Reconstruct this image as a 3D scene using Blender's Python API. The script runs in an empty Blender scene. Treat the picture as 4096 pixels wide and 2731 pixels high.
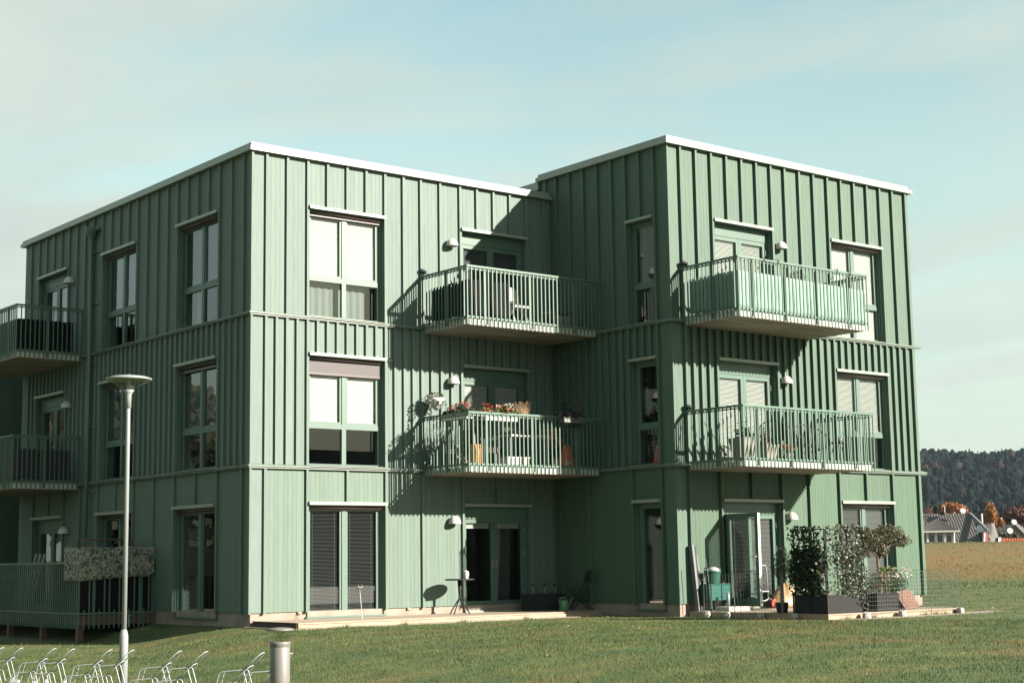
import bpy, math, random
import numpy as np
from mathutils import Vector, Matrix

S = bpy.context.scene
COL = S.collection
rnd = random.Random(7)
rng = np.random.default_rng(11)

# ------------------------------------------------------------------ camera
CAM = Vector((-14.9877, -26.8855, 0.9344))
YAW, PITCH, ROLL, FPX = 0.6748, 0.1384, -0.0153, 6268.18      # focal length in pixels of the 4096 px wide photograph
_fw = Vector((math.sin(YAW)*math.cos(PITCH), math.cos(YAW)*math.cos(PITCH), math.sin(PITCH)))
_rt = Vector((math.cos(YAW), -math.sin(YAW), 0.0))
_up = _rt.cross(_fw)
CR = _rt*math.cos(ROLL) + _up*math.sin(ROLL)
CU = -_rt*math.sin(ROLL) + _up*math.cos(ROLL)
cam_d = bpy.data.cameras.new('camera')
cam = bpy.data.objects.new('camera', cam_d)
COL.objects.link(cam)
cam.matrix_world = Matrix(((CR.x, CU.x, -_fw.x, CAM.x), (CR.y, CU.y, -_fw.y, CAM.y), (CR.z, CU.z, -_fw.z, CAM.z), (0, 0, 0, 1)))
cam_d.sensor_width = 36.0
cam_d.lens = FPX/4096*36
cam_d.clip_start = 0.1
cam_d.clip_end = 12000
S.camera = cam

def at_depth(px, py, t):
    """point seen at photograph pixel (px, py), t metres along the viewing axis"""
    return CAM + (_fw + CR*((px-2048)/FPX) - CU*((py-1365.5)/FPX))*t

# ------------------------------------------------------------------ world, sun, exposure
TO_SUN = Vector((0.88, -1.65, 0.84)).normalized()
SUN_EL = math.asin(TO_SUN.z)
SUN_AZ = math.atan2(TO_SUN.x, TO_SUN.y)
W = bpy.data.worlds.new('World'); S.world = W; W.use_nodes = True
nt = W.node_tree; nt.nodes.clear()
def wn(t, **k):
    n = nt.nodes.new(t)
    for a, b in k.items(): setattr(n, a, b)
    return n
wo = wn('ShaderNodeOutputWorld'); bg = wn('ShaderNodeBackground')
sky = wn('ShaderNodeTexSky', sky_type='NISHITA', sun_disc=False)
sky.sun_elevation = SUN_EL; sky.sun_rotation = SUN_AZ
sky.air_density = 1.0; sky.dust_density = 0.8; sky.ozone_density = 2.0
tc = wn('ShaderNodeTexCoord'); sep = wn('ShaderNodeSeparateXYZ')
nt.links.new(tc.outputs['Generated'], sep.inputs[0])
za = wn('ShaderNodeMath', operation='ADD'); za.inputs[1].default_value = 0.16
zm = wn('ShaderNodeMath', operation='MAXIMUM'); zm.inputs[1].default_value = 0.05
nt.links.new(sep.outputs[2], za.inputs[0]); nt.links.new(za.outputs[0], zm.inputs[0])
dx = wn('ShaderNodeMath', operation='DIVIDE'); dy = wn('ShaderNodeMath', operation='DIVIDE')
nt.links.new(sep.outputs[0], dx.inputs[0]); nt.links.new(zm.outputs[0], dx.inputs[1])
nt.links.new(sep.outputs[1], dy.inputs[0]); nt.links.new(zm.outputs[0], dy.inputs[1])
cb = wn('ShaderNodeCombineXYZ'); nt.links.new(dx.outputs[0], cb.inputs[0]); nt.links.new(dy.outputs[0], cb.inputs[1])
mp = wn('ShaderNodeMapping'); mp.inputs['Location'].default_value = (1.0, 5.0, 0.4); mp.inputs['Scale'].default_value = (0.75, 0.55, 1)
mp.inputs['Rotation'].default_value = (0, 0, 0.5)
nt.links.new(cb.outputs[0], mp.inputs[0])
nz = wn('ShaderNodeTexNoise'); nz.inputs['Scale'].default_value = 1.55; nz.inputs['Detail'].default_value = 9; nz.inputs['Roughness'].default_value = 0.52; nz.inputs['Distortion'].default_value = 0.5
nt.links.new(mp.outputs[0], nz.inputs['Vector'])
cr = wn('ShaderNodeValToRGB'); cr.color_ramp.interpolation = 'EASE'
cr.color_ramp.elements[0].position = 0.36; cr.color_ramp.elements[0].color = (0.14, 0.14, 0.14, 1)
cr.color_ramp.elements[1].position = 0.61; cr.color_ramp.elements[1].color = (0.92, 0.92, 0.92, 1)
nt.links.new(nz.outputs[0], cr.inputs[0])
nz2 = wn('ShaderNodeTexNoise'); nz2.inputs['Scale'].default_value = 3.0; nz2.inputs['Detail'].default_value = 6
nt.links.new(mp.outputs[0], nz2.inputs['Vector'])
cc = wn('ShaderNodeValToRGB')                                        # cloud colour: grey-green undersides to creamy tops
cc.color_ramp.elements[0].position = 0.3; cc.color_ramp.elements[0].color = (0.62, 0.71, 0.645, 1)
cc.color_ramp.elements[1].position = 0.7; cc.color_ramp.elements[1].color = (0.76, 0.845, 0.76, 1)
nt.links.new(nz2.outputs[0], cc.inputs[0])
cm = wn('ShaderNodeMix', data_type='RGBA', blend_type='MULTIPLY'); cm.inputs[0].default_value = 1.0
cm.inputs[7].default_value = (4.1, 4.1, 4.1, 1)
nt.links.new(cc.outputs[0], cm.inputs[6])
tint = wn('ShaderNodeMix', data_type='RGBA', blend_type='MULTIPLY'); tint.inputs[0].default_value = 1.0
tint.inputs[7].default_value = (1.20, 1.25, 0.87, 1)
nt.links.new(sky.outputs[0], tint.inputs[6])
mx = wn('ShaderNodeMix', data_type='RGBA')
hz = wn('ShaderNodeMapRange'); hz.inputs[1].default_value = 0.02; hz.inputs[2].default_value = 0.46; hz.inputs[3].default_value = 0.86; hz.inputs[4].default_value = 0.0   # thin veil of cloud low in the sky
hz.interpolation_type = 'SMOOTHSTEP'; nt.links.new(sep.outputs[2], hz.inputs[0])
mxf = wn('ShaderNodeMath', operation='MAXIMUM'); nt.links.new(cr.outputs[0], mxf.inputs[0]); nt.links.new(hz.outputs[0], mxf.inputs[1])
mp2 = wn('ShaderNodeMapping'); mp2.inputs['Location'].default_value = (2.0, 9.0, 1.3); mp2.inputs['Scale'].default_value = (1.7, 0.30, 1); mp2.inputs['Rotation'].default_value = (0, 0, -0.55)
nt.links.new(cb.outputs[0], mp2.inputs[0])
nz3 = wn('ShaderNodeTexNoise'); nz3.inputs['Scale'].default_value = 1.3; nz3.inputs['Detail'].default_value = 7; nz3.inputs['Distortion'].default_value = 0.6; nt.links.new(mp2.outputs[0], nz3.inputs['Vector'])
cr3 = wn('ShaderNodeValToRGB'); cr3.color_ramp.interpolation = 'EASE'; cr3.color_ramp.elements[0].position = 0.44; cr3.color_ramp.elements[0].color = (0, 0, 0, 1); cr3.color_ramp.elements[1].position = 0.68; cr3.color_ramp.elements[1].color = (0.85, 0.85, 0.85, 1)
nt.links.new(nz3.outputs[0], cr3.inputs[0])
mxg = wn('ShaderNodeMath', operation='MAXIMUM'); nt.links.new(mxf.outputs[0], mxg.inputs[0]); nt.links.new(cr3.outputs[0], mxg.inputs[1])
nt.links.new(mxg.outputs[0], mx.inputs[0]); nt.links.new(tint.outputs[2], mx.inputs[6]); nt.links.new(cm.outputs[2], mx.inputs[7])
nt.links.new(mx.outputs[2], bg.inputs[0]); bg.inputs[1].default_value = 0.058
nt.links.new(bg.outputs[0], wo.inputs[0])

sl = bpy.data.lights.new('sun', 'SUN'); sl.energy = 5.0; sl.angle = math.radians(0.53); sl.color = (1.0, 0.905, 0.795)
so = bpy.data.objects.new('sun', sl); COL.objects.link(so)
so.rotation_euler = (-TO_SUN).to_track_quat('-Z', 'Y').to_euler()
so.location = (20, -40, 30)
S.view_settings.view_transform = 'Standard'; S.view_settings.look = 'None'
S.view_settings.exposure = 2.0; S.view_settings.gamma = 1.0; S.view_settings.use_curve_mapping = False

# ------------------------------------------------------------------ helpers
class MB:
    def __init__(s): s.v = []; s.f = []; s.mi = []
    def face(s, idx, m=0): s.f.append(idx); s.mi.append(m)
    def quad(s, a, b, c, d, m=0):
        n = len(s.v); s.v += [tuple(a), tuple(b), tuple(c), tuple(d)]; s.face((n, n+1, n+2, n+3), m)
    def poly(s, pts, m=0):
        n = len(s.v); s.v += [tuple(p) for p in pts]; s.face(tuple(range(n, n+len(pts))), m)
    def box(s, x0, x1, y0, y1, z0, z1, m=0):
        if x0 > x1: x0, x1 = x1, x0
        if y0 > y1: y0, y1 = y1, y0
        if z0 > z1: z0, z1 = z1, z0
        n = len(s.v)
        s.v += [(x0,y0,z0),(x1,y0,z0),(x1,y1,z0),(x0,y1,z0),(x0,y0,z1),(x1,y0,z1),(x1,y1,z1),(x0,y1,z1)]
        for q in ((0,3,2,1),(4,5,6,7),(0,1,5,4),(1,2,6,5),(2,3,7,6),(3,0,4,7)): s.face(tuple(n+i for i in q), m)
        return s
    def bar(s, a, b, w, h, up=(0,0,1), m=0):
        a = Vector(a); b = Vector(b); d = (b-a).normalized(); u = Vector(up)
        if abs(d.dot(u)) > .98: u = Vector((1,0,0))
        x = d.cross(u).normalized(); y = x.cross(d)
        n = len(s.v)
        for p in (a, b):
            for i, j in ((-1,-1),(1,-1),(1,1),(-1,1)): s.v.append(tuple(p + x*(w/2*i) + y*(h/2*j)))
        for q in ((0,1,2,3),(7,6,5,4),(0,4,5,1),(1,5,6,2),(2,6,7,3),(3,7,4,0)): s.face(tuple(n+i for i in q), m)
        return s
    def tube(s, pts, r, n=8, m=0):
        pts = [Vector(p) for p in pts]; rs = r if isinstance(r, (list, tuple)) else [r]*len(pts)
        base = len(s.v); px = None
        for i, p in enumerate(pts):
            d = (pts[min(i+1, len(pts)-1)] - pts[max(i-1, 0)]).normalized()
            if px is None:
                u = Vector((0,0,1)) if abs(d.z) < .9 else Vector((1,0,0)); px = d.cross(u).normalized()
            px = (px - d*px.dot(d)).normalized(); py = d.cross(px)
            for k in range(n):
                a = 2*math.pi*k/n; s.v.append(tuple(p + (px*math.cos(a) + py*math.sin(a))*rs[i]))
        for i in range(len(pts)-1):
            for k in range(n):
                k2 = (k+1) % n
                s.face((base+i*n+k, base+i*n+k2, base+(i+1)*n+k2, base+(i+1)*n+k), m)
        s.face(tuple(base+k for k in reversed(range(n))), m)
        s.face(tuple(base+(len(pts)-1)*n+k for k in range(n)), m)
        return s
    def lathe(s, prof, c=(0,0,0), n=24, m=0, sx=1.0, sy=1.0):
        base = len(s.v)
        for r, z in prof:
            for k in range(n):
                a = 2*math.pi*k/n; s.v.append((c[0]+r*math.cos(a)*sx, c[1]+r*math.sin(a)*sy, c[2]+z))
        for i in range(len(prof)-1):
            for k in range(n):
                k2 = (k+1) % n
                s.face((base+i*n+k, base+i*n+k2, base+(i+1)*n+k2, base+(i+1)*n+k), m)
        s.face(tuple(base+k for k in reversed(range(n))), m)
        s.face(tuple(base+(len(prof)-1)*n+k for k in range(n)), m)
        return s
    def mesh(s, name, smooth=False):
        me = bpy.data.meshes.new(name); me.from_pydata(s.v, [], s.f)
        me.polygons.foreach_set('material_index', s.mi)
        if smooth: me.polygons.foreach_set('use_smooth', [True]*len(s.f))
        me.update(); return me

def link(name, me, parent=None):
    o = bpy.data.objects.new(name, me); COL.objects.link(o)
    if parent is not None: o.parent = parent
    return o
def base_of(p):
    v = Vector((0,0,0))
    while p is not None: v = v + p.location; p = p.parent
    return v
def part(name, mb, mat, parent, smooth=False, label=None):
    """mesh given in world coordinates, parented to a thing or part"""
    me = mb.mesh(name, smooth) if isinstance(mb, MB) else mb
    for m in (mat if isinstance(mat, (list, tuple)) else [mat]): me.materials.append(m)
    o = link(name, me, parent)
    if parent is not None: o.location = -base_of(parent)
    if label: o['label'] = label
    return o
def thing(name, label, cat, loc=(0,0,0), group=None):
    o = link(name, None); o.location = loc; o.empty_display_size = 0.1
    o['label'] = label; o['category'] = cat
    if group: o['group'] = group
    return o
def tag(o, label=None, cat=None, group=None, kind=None):
    if label: o['label'] = label
    if cat: o['category'] = cat
    if group: o['group'] = group
    if kind: o['kind'] = kind
    return o
def single(name, mb, mat, label, cat, group=None, smooth=False):
    return tag(part(name, mb, mat, None, smooth), label, cat, group)

CUBE = MB().box(0,1,0,1,0,1)
_cubes = {}
def piece(name, mat, x0, x1, y0, y1, z0, z1, parent):
    """a box piece that shares its mesh with all alike pieces"""
    k = (name, mat.name)
    if k not in _cubes:
        me = CUBE.mesh(name); me.materials.append(mat); _cubes[k] = me
    o = link(name, _cubes[k], parent)
    o.location = Vector((min(x0,x1), min(y0,y1), min(z0,z1))) - (base_of(parent) if parent else Vector((0,0,0)))
    o.scale = (abs(x1-x0), abs(y1-y0), abs(z1-z0))
    return o

def np_mesh(name, V, nv):
    """faces of nv consecutive vertices each"""
    me = bpy.data.meshes.new(name); V = np.asarray(V, dtype=np.float32).reshape(-1, 3); n = len(V); k = n//nv
    me.vertices.add(n); me.vertices.foreach_set('co', V.ravel())
    me.loops.add(n); me.loops.foreach_set('vertex_index', np.arange(n, dtype=np.int32))
    me.polygons.add(k); me.polygons.foreach_set('loop_start', np.arange(0, n, nv, dtype=np.int32))
    me.update(calc_edges=True); me.validate(); return me
def leaf_verts(P, size, aspect=0.5, up=0.3, fold=0.0, seed=None):
    g = rng; n = len(P); size = np.broadcast_to(size, (n,))[:, None]
    d = g.normal(size=(n, 3)); d[:, 2] += up; d /= np.linalg.norm(d, axis=1)[:, None]
    t = g.normal(size=(n, 3)); t -= d*(t*d).sum(1)[:, None]; t /= np.linalg.norm(t, axis=1)[:, None]
    a = P - d*size*.5; b = P + t*size*.5*aspect; c = P + d*size*.5; e = P - t*size*.5*aspect
    return np.stack([a, b, c, e], 1).reshape(-1, 3)
def ellip(n, c, r, shell=0.35):
    d = rng.normal(size=(n, 3)); d /= np.linalg.norm(d, axis=1)[:, None]
    q = shell + (1-shell)*rng.random(n)**0.6
    return np.array(c) + d*q[:, None]*np.array(r)

# ------------------------------------------------------------------ materials
def mat(name, col, rough=0.6, metal=0.0, var=0.0, scale=3.0, stretch=(1,1,1), bump=0.0, bscale=40.0, island=0.0, objrand=0.0, col2=None, trans=0.0, spec=0.5, detail=4.0):
    col = tuple(x*0.86 for x in col); col2 = tuple(x*0.86 for x in col2) if col2 else None
    m = bpy.data.materials.new(name); m.use_nodes = True; t = m.node_tree; b = t.nodes['Principled BSDF']
    b.inputs['Roughness'].default_value = rough; b.inputs['Metallic'].default_value = metal
    b.inputs['Specular IOR Level'].default_value = spec
    c = t.nodes.new('ShaderNodeRGB'); c.outputs[0].default_value = (*col, 1); out = c.outputs[0]
    geo = t.nodes.new('ShaderNodeNewGeometry')
    mpn = t.nodes.new('ShaderNodeMapping'); mpn.inputs['Scale'].default_value = stretch
    t.links.new(geo.outputs['Position'], mpn.inputs[0])
    if var > 0 or col2:
        nzn = t.nodes.new('ShaderNodeTexNoise'); nzn.inputs['Scale'].default_value = scale; nzn.inputs['Detail'].default_value = detail
        t.links.new(mpn.outputs[0], nzn.inputs['Vector'])
        rp = t.nodes.new('ShaderNodeValToRGB'); rp.color_ramp.elements[0].position = 0.33; rp.color_ramp.elements[1].position = 0.67
        if col2: rp.color_ramp.elements[0].color = (*col, 1); rp.color_ramp.elements[1].color = (*col2, 1)
        else:
            rp.color_ramp.elements[0].color = tuple(x*(1-var) for x in col)+(1,); rp.color_ramp.elements[1].color = tuple(min(1, x*(1+var)) for x in col)+(1,)
        t.links.new(nzn.outputs[0], rp.inputs[0]); out = rp.outputs[0]
    for k, src in ((island, 'i'), (objrand, 'o')):
        if k > 0:
            if src == 'i': r = geo.outputs['Random Per Island']
            else: oi = t.nodes.new('ShaderNodeObjectInfo'); r = oi.outputs['Random']
            mr = t.nodes.new('ShaderNodeMapRange'); mr.inputs[3].default_value = 1-k; mr.inputs[4].default_value = 1+k
            t.links.new(r, mr.inputs[0])
            mu = t.nodes.new('ShaderNodeVectorMath'); mu.operation = 'SCALE'
            t.links.new(out, mu.inputs[0]); t.links.new(mr.outputs[0], mu.inputs['Scale']); out = mu.outputs[0]
    t.links.new(out, b.inputs['Base Color'])
    if bump > 0:
        n2 = t.nodes.new('ShaderNodeTexNoise'); n2.inputs['Scale'].default_value = bscale; n2.inputs['Detail'].default_value = 5
        t.links.new(mpn.outputs[0], n2.inputs['Vector'])
        bp = t.nodes.new('ShaderNodeBump'); bp.inputs['Strength'].default_value = bump; bp.inputs['Distance'].default_value = 0.02
        t.links.new(n2.outputs[0], bp.inputs['Height']); t.links.new(bp.outputs[0], b.inputs['Normal'])
    if trans > 0:
        tr = t.nodes.new('ShaderNodeBsdfTranslucent'); t.links.new(out, tr.inputs[0])
        ms = t.nodes.new('ShaderNodeMixShader'); ms.inputs[0].default_value = trans
        t.links.new(b.outputs[0], ms.inputs[1]); t.links.new(tr.outputs[0], ms.inputs[2])
        t.links.new(ms.outputs[0], t.nodes['Material Output'].inputs[0])
    return m
def glass(name, tint=(0.86, 0.92, 0.9), ior=1.52, rough=0.0, boost=1.0):
    m = bpy.data.materials.new(name); m.use_nodes = True; t = m.node_tree; t.nodes.remove(t.nodes['Principled BSDF'])
    fr = t.nodes.new('ShaderNodeFresnel'); ge = t.nodes.new('ShaderNodeNewGeometry'); io = t.nodes.new('ShaderNodeMapRange'); io.inputs[3].default_value = ior; io.inputs[4].default_value = 1/ior
    t.links.new(ge.outputs['Backfacing'], io.inputs[0]); t.links.new(io.outputs[0], fr.inputs[0])
    ml = t.nodes.new('ShaderNodeMath'); ml.operation = 'MULTIPLY'; ml.inputs[1].default_value = boost; ml.use_clamp = True
    t.links.new(fr.outputs[0], ml.inputs[0])
    tr = t.nodes.new('ShaderNodeBsdfTransparent'); tr.inputs[0].default_value = (*tint, 1)
    gl = t.nodes.new('ShaderNodeBsdfGlossy'); gl.inputs['Roughness'].default_value = rough
    ms = t.nodes.new('ShaderNodeMixShader')
    t.links.new(ml.outputs[0], ms.inputs[0]); t.links.new(tr.outputs[0], ms.inputs[1]); t.links.new(gl.outputs[0], ms.inputs[2])
    t.links.new(ms.outputs[0], t.nodes['Material Output'].inputs[0]); return m

GRAIN = (14, 14, 0.9)
M = {}
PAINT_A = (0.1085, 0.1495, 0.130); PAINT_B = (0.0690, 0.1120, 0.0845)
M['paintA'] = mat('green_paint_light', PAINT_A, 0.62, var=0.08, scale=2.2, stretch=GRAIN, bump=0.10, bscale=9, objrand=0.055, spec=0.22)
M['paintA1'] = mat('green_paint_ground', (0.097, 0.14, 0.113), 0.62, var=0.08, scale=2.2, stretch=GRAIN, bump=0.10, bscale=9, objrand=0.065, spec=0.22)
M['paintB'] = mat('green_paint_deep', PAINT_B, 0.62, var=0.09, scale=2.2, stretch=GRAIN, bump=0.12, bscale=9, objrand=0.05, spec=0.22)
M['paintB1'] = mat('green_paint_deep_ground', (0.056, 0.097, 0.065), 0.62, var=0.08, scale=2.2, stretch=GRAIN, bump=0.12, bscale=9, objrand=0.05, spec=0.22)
M['flash'] = mat('mint_sheet_metal', (0.215, 0.245, 0.2), 0.38, var=0.04, scale=1.5)
M['trim'] = mat('green_string_course', (0.115, 0.150, 0.122), 0.42, var=0.04, scale=1.5, spec=0.3)
M['frame'] = mat('green_window_frame', (0.08, 0.128, 0.104), 0.42, var=0.03, scale=5, spec=0.3)
M['frameS'] = mat('green_door_frame', (0.068, 0.118, 0.092), 0.42, var=0.03, scale=5, spec=0.3)
M['rail'] = mat('green_rail_paint', (0.08, 0.135, 0.105), 0.40, var=0.04, scale=6, spec=0.3)
M['glass'] = glass('window_glass', boost=1.7)
M['blind'] = mat('white_blind_slat', (0.37, 0.36, 0.335), 0.55)
M['blindD'] = mat('grey_blind_slat', (0.105, 0.108, 0.108), 0.5)
M['brown'] = mat('brown_roller_screen', (0.02, 0.014, 0.0125), 0.55, var=0.06, scale=30)
M['brownm'] = mat('brown_screen_bar', (0.05, 0.036, 0.032), 0.35)
M['conc'] = mat('pale_concrete', (0.215, 0.178, 0.145), 0.9, var=0.16, scale=2.5, bump=0.2, bscale=30)
M['slabw'] = mat('white_concrete_edge', (0.480, 0.480, 0.435), 0.8, var=0.05, scale=6)
M['soffit'] = mat('stained_concrete_soffit', (0.2, 0.165, 0.135), 0.85, stretch=(0.5, 3.0, 1), scale=1.6, col2=(0.36, 0.31, 0.25))
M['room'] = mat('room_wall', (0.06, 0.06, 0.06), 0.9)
M['wood'] = mat('new_pine_board', (0.29, 0.21, 0.138), 0.7, var=0.16, scale=2, stretch=(1.2, 9, 9), bump=0.1, bscale=12, objrand=0.10)
M['woodgrey'] = mat('weathered_deck_board', (0.25, 0.203, 0.15), 0.75, var=0.16, scale=2, stretch=(1.2, 9, 9), bump=0.12, bscale=12, objrand=0.12)
M['darkwood'] = mat('brown_post_wood', (0.115, 0.066, 0.042), 0.8, var=0.2, scale=8)
M['lampw'] = mat('white_lamp_dome', (0.42, 0.41, 0.38), 0.35)
M['black'] = mat('black_metal', (0.010, 0.011, 0.013), 0.6, spec=0.25)
M['dark'] = mat('dark_plastic', (0.020, 0.022, 0.025), 0.65, spec=0.25)
M['white'] = mat('white_plastic', (0.450, 0.450, 0.420), 0.4)
M['galv'] = mat('galvanised_steel', (0.26, 0.28, 0.275), 0.5, metal=0.3, var=0.08, scale=20)
M['alu'] = mat('brushed_aluminium', (0.125, 0.122, 0.112), 0.5, metal=0.0, var=0.04, scale=12)
M['steelw'] = mat('painted_steel_light', (0.205, 0.225, 0.22), 0.4, metal=0.0)
M['clothblack'] = mat('black_cloth', (0.012, 0.0115, 0.0125), 0.9, spec=0.05)
M['mint'] = mat('mint_screen_cloth', (0.215, 0.33, 0.28), 0.8, var=0.03, scale=4, trans=0.25)
M['clear'] = glass('clear_plastic', (0.90, 0.91, 0.86), 1.45)

# ------------------------------------------------------------------ ground, field and hill
def sm(t): t = np.clip(t, 0, 1); return t*t*(3-2*t)
def ground_h(x, y):
    x = np.asarray(x, float); y = np.asarray(y, float)
    k = sm((2.0 - y)/6.0)                                   # steep beside the gable, gentle on the front lawn
    wdt = 1.9 + 3.6*k
    h = -0.255 - 0.36*sm((0.25 - x)/wdt) - 0.14*sm((-1.8 - x)/6.0)
    h = h - 0.10*sm((-9.5 - y)/8.0)*sm((x+8)/8.0)
    r = np.hypot(x - CAM.x, y - CAM.y)
    h = h + 0.012*np.sin(x*0.9+0.3*y)*np.sin(y*0.7) * np.clip((np.hypot(x-7, y-3)-11)/6, 0, 1)
    h = h - 0.25*sm((r-45)/40) + 2.75*sm((r-88)/120)
    h = h - 0.0*r
    return h
def terrain():
    na, nr = 900, 190
    ang = np.linspace(0, 2*np.pi, na, endpoint=False)
    rad = np.concatenate([[0.6], np.geomspace(1.5, 6500, nr-1)])
    A, Rr = np.meshgrid(ang, rad)
    x = CAM.x + Rr*np.cos(A); y = CAM.y + Rr*np.sin(A); z = ground_h(x, y)
    V = np.stack([x, y, z], -1).reshape(-1, 3)
    i = np.arange(nr-1)[:, None]*na; j = np.arange(na)[None]; j2 = (j+1) % na
    F = np.stack([i+j, i+j2, i+na+j2, i+na+j], -1).reshape(-1, 4)
    me = bpy.data.meshes.new('lawn'); me.vertices.add(len(V)); me.vertices.foreach_set('co', V.ravel().astype(np.float32))
    me.loops.add(F.size); me.loops.foreach_set('vertex_index', F.ravel().astype(np.int32))
    me.polygons.add(len(F)); me.polygons.foreach_set('loop_start', np.arange(0, F.size, 4, dtype=np.int32))
    me.polygons.foreach_set('use_smooth', np.ones(len(F), bool)); me.update(calc_edges=True)
    return me
def grass_mat(name, bump=0.6, island=0.0, blade=False):
    m = bpy.data.materials.new(name); m.use_nodes = True; t = m.node_tree; b = t.nodes['Principled BSDF']; L = t.links.new
    b.inputs['Roughness'].default_value = 0.75; b.inputs['Specular IOR Level'].default_value = 0.25
    g = t.nodes.new('ShaderNodeNewGeometry')
    def noise(sc, det=4, st=(1,1,1)):
        mp_ = t.nodes.new('ShaderNodeMapping'); mp_.inputs['Scale'].default_value = st; mp_.inputs['Rotation'].default_value = (0, 0, YAW)
        L(g.outputs['Position'], mp_.inputs[0])
        n = t.nodes.new('ShaderNodeTexNoise'); n.inputs['Scale'].default_value = sc; n.inputs['Detail'].default_value = det; L(mp_.outputs[0], n.inputs['Vector']); return n.outputs[0]
    def ramp(f, p0, c0, p1, c1):
        r = t.nodes.new('ShaderNodeValToRGB'); e = r.color_ramp.elements; k_ = 0.82 if max(c1) < 0.3 else 1.0; e[0].position = p0; e[0].color = (*[x*k_ for x in c0], 1); e[1].position = p1; e[1].color = (*[x*k_ for x in c1], 1); L(f, r.inputs[0]); return r.outputs[0]
    def mix(f, a, b_):
        n = t.nodes.new('ShaderNodeMix'); n.data_type = 'RGBA'; L(f, n.inputs[0]); L(a, n.inputs[6]); L(b_, n.inputs[7]); return n.outputs[2]
    base = ramp(noise(1.6, 5), 0.35, (0.0585, 0.0819, 0.0273), 0.65, (0.1014, 0.1209, 0.039))
    dry = ramp(noise(5, 4), 0.35, (0.1209, 0.0936, 0.037), 0.65, (0.1658, 0.1248, 0.0507))
    c = mix(ramp(noise(0.33, 5, (1, 2.2, 1)), 0.50, (0,0,0), 0.68, (0.9,)*3), base, dry)
    lush = ramp(noise(3.1, 4), 0.3, (0.040, 0.074, 0.026), 0.7, (0.062, 0.098, 0.034))
    c = mix(ramp(noise(0.55, 5, (1, 2.6, 1)), 0.44, (0,0,0), 0.64, (0.85,)*3), c, lush)
    # rough brown meadow beyond the mown lawn
    vm = t.nodes.new('ShaderNodeVectorMath'); vm.operation = 'DISTANCE'; vm.inputs[1].default_value = (CAM.x, CAM.y, 0); L(g.outputs['Position'], vm.inputs[0])
    nm = t.nodes.new('ShaderNodeMath'); nm.operation = 'MULTIPLY_ADD'; nm.inputs[1].default_value = 26.0; L(noise(0.05, 4), nm.inputs[0]); L(vm.outputs['Value'], nm.inputs[2])
    far = ramp(noise(0.16, 6, (0.35, 1.6, 1)), 0.38, (0.155, 0.092, 0.027), 0.62, (0.125, 0.100, 0.029))
    mr = t.nodes.new('ShaderNodeMapRange'); mr.inputs[1].default_value = 98; mr.inputs[2].default_value = 118; L(nm.outputs[0], mr.inputs[0])
    mg = t.nodes.new('ShaderNodeMapRange'); mg.inputs[1].default_value = 168; mg.inputs[2].default_value = 205; mg.inputs[4].default_value = 0.75; L(nm.outputs[0], mg.inputs[0])
    top = ramp(noise(0.2, 5), 0.35, (0.080, 0.086, 0.032), 0.65, (0.115, 0.108, 0.040))
    c = mix(mr.outputs[0], c, mix(mg.outputs[0], far, top))
    if island > 0:
        m2 = t.nodes.new('ShaderNodeMapRange'); m2.inputs[3].default_value = 1-island; m2.inputs[4].default_value = 1+island*1.25; L(g.outputs['Random Per Island'], m2.inputs[0])
        s = t.nodes.new('ShaderNodeVectorMath'); s.operation = 'SCALE'; L(c, s.inputs[0]); L(m2.outputs[0], s.inputs['Scale']); c = s.outputs[0]
    L(c, b.inputs['Base Color'])
    if bump > 0:
        bp = t.nodes.new('ShaderNodeBump'); bp.inputs['Strength'].default_value = bump; bp.inputs['Distance'].default_value = 0.03; L(noise(28, 6), bp.inputs['Height']); L(bp.outputs[0], b.inputs['Normal'])
    if blade:
        tr = t.nodes.new('ShaderNodeBsdfTranslucent'); L(c, tr.inputs[0]); ms = t.nodes.new('ShaderNodeMixShader'); ms.inputs[0].default_value = 0.3
        L(b.outputs[0], ms.inputs[1]); L(tr.outputs[0], ms.inputs[2]); L(ms.outputs[0], t.nodes['Material Output'].inputs[0])
    return m
lawn_me = terrain(); lawn_me.materials.append(grass_mat('lawn_soil_and_grass'))
tag(link('lawn', lawn_me), kind='structure')

DECKS = [(-0.02, 7.7, -1.72, 12), (7.9, 12.05, -7.55, -3.8), (7.6, 15.8, -3.9, 12), (-1.75, 0, 4.1, 12.2)]
def grass_blades(n, rmin, rmax, a0, a1, hmin, hmax, w, lean=0.5):
    u = rng.random(n); r = np.sqrt(rmin**2 + u*(rmax**2-rmin**2)); a = YAW + a0 + (a1-a0)*rng.random(n)
    x = CAM.x + r*np.sin(a); y = CAM.y + r*np.cos(a)
    keep = np.ones(n, bool)
    for (x0, x1, y0, y1) in DECKS: keep &= ~((x > x0) & (x < x1) & (y > y0) & (y < y1))
    x, y, r = x[keep], y[keep], r[keep]; n = len(x); z = ground_h(x, y) - 0.004
    clump = 0.6 + 0.7*(np.sin(x*3.1+y*1.7)*np.sin(y*2.7-x*1.3)*.5+.5)
    h = (hmin + (hmax-hmin)*rng.random(n)**2)*clump
    th = rng.random(n)*2*np.pi; ld = rng.random(n)*2*np.pi; ln = h*lean*rng.random(n)
    p = np.stack([x, y, z], 1); t = np.stack([np.cos(th), np.sin(th), 0*th], 1)*(w*(0.6+0.8*rng.random(n)))[:, None]
    tip = p + np.stack([np.cos(ld)*ln, np.sin(ld)*ln, h], 1)
    return np.stack([p-t, p+t, tip], 1).reshape(-1, 3)
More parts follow.
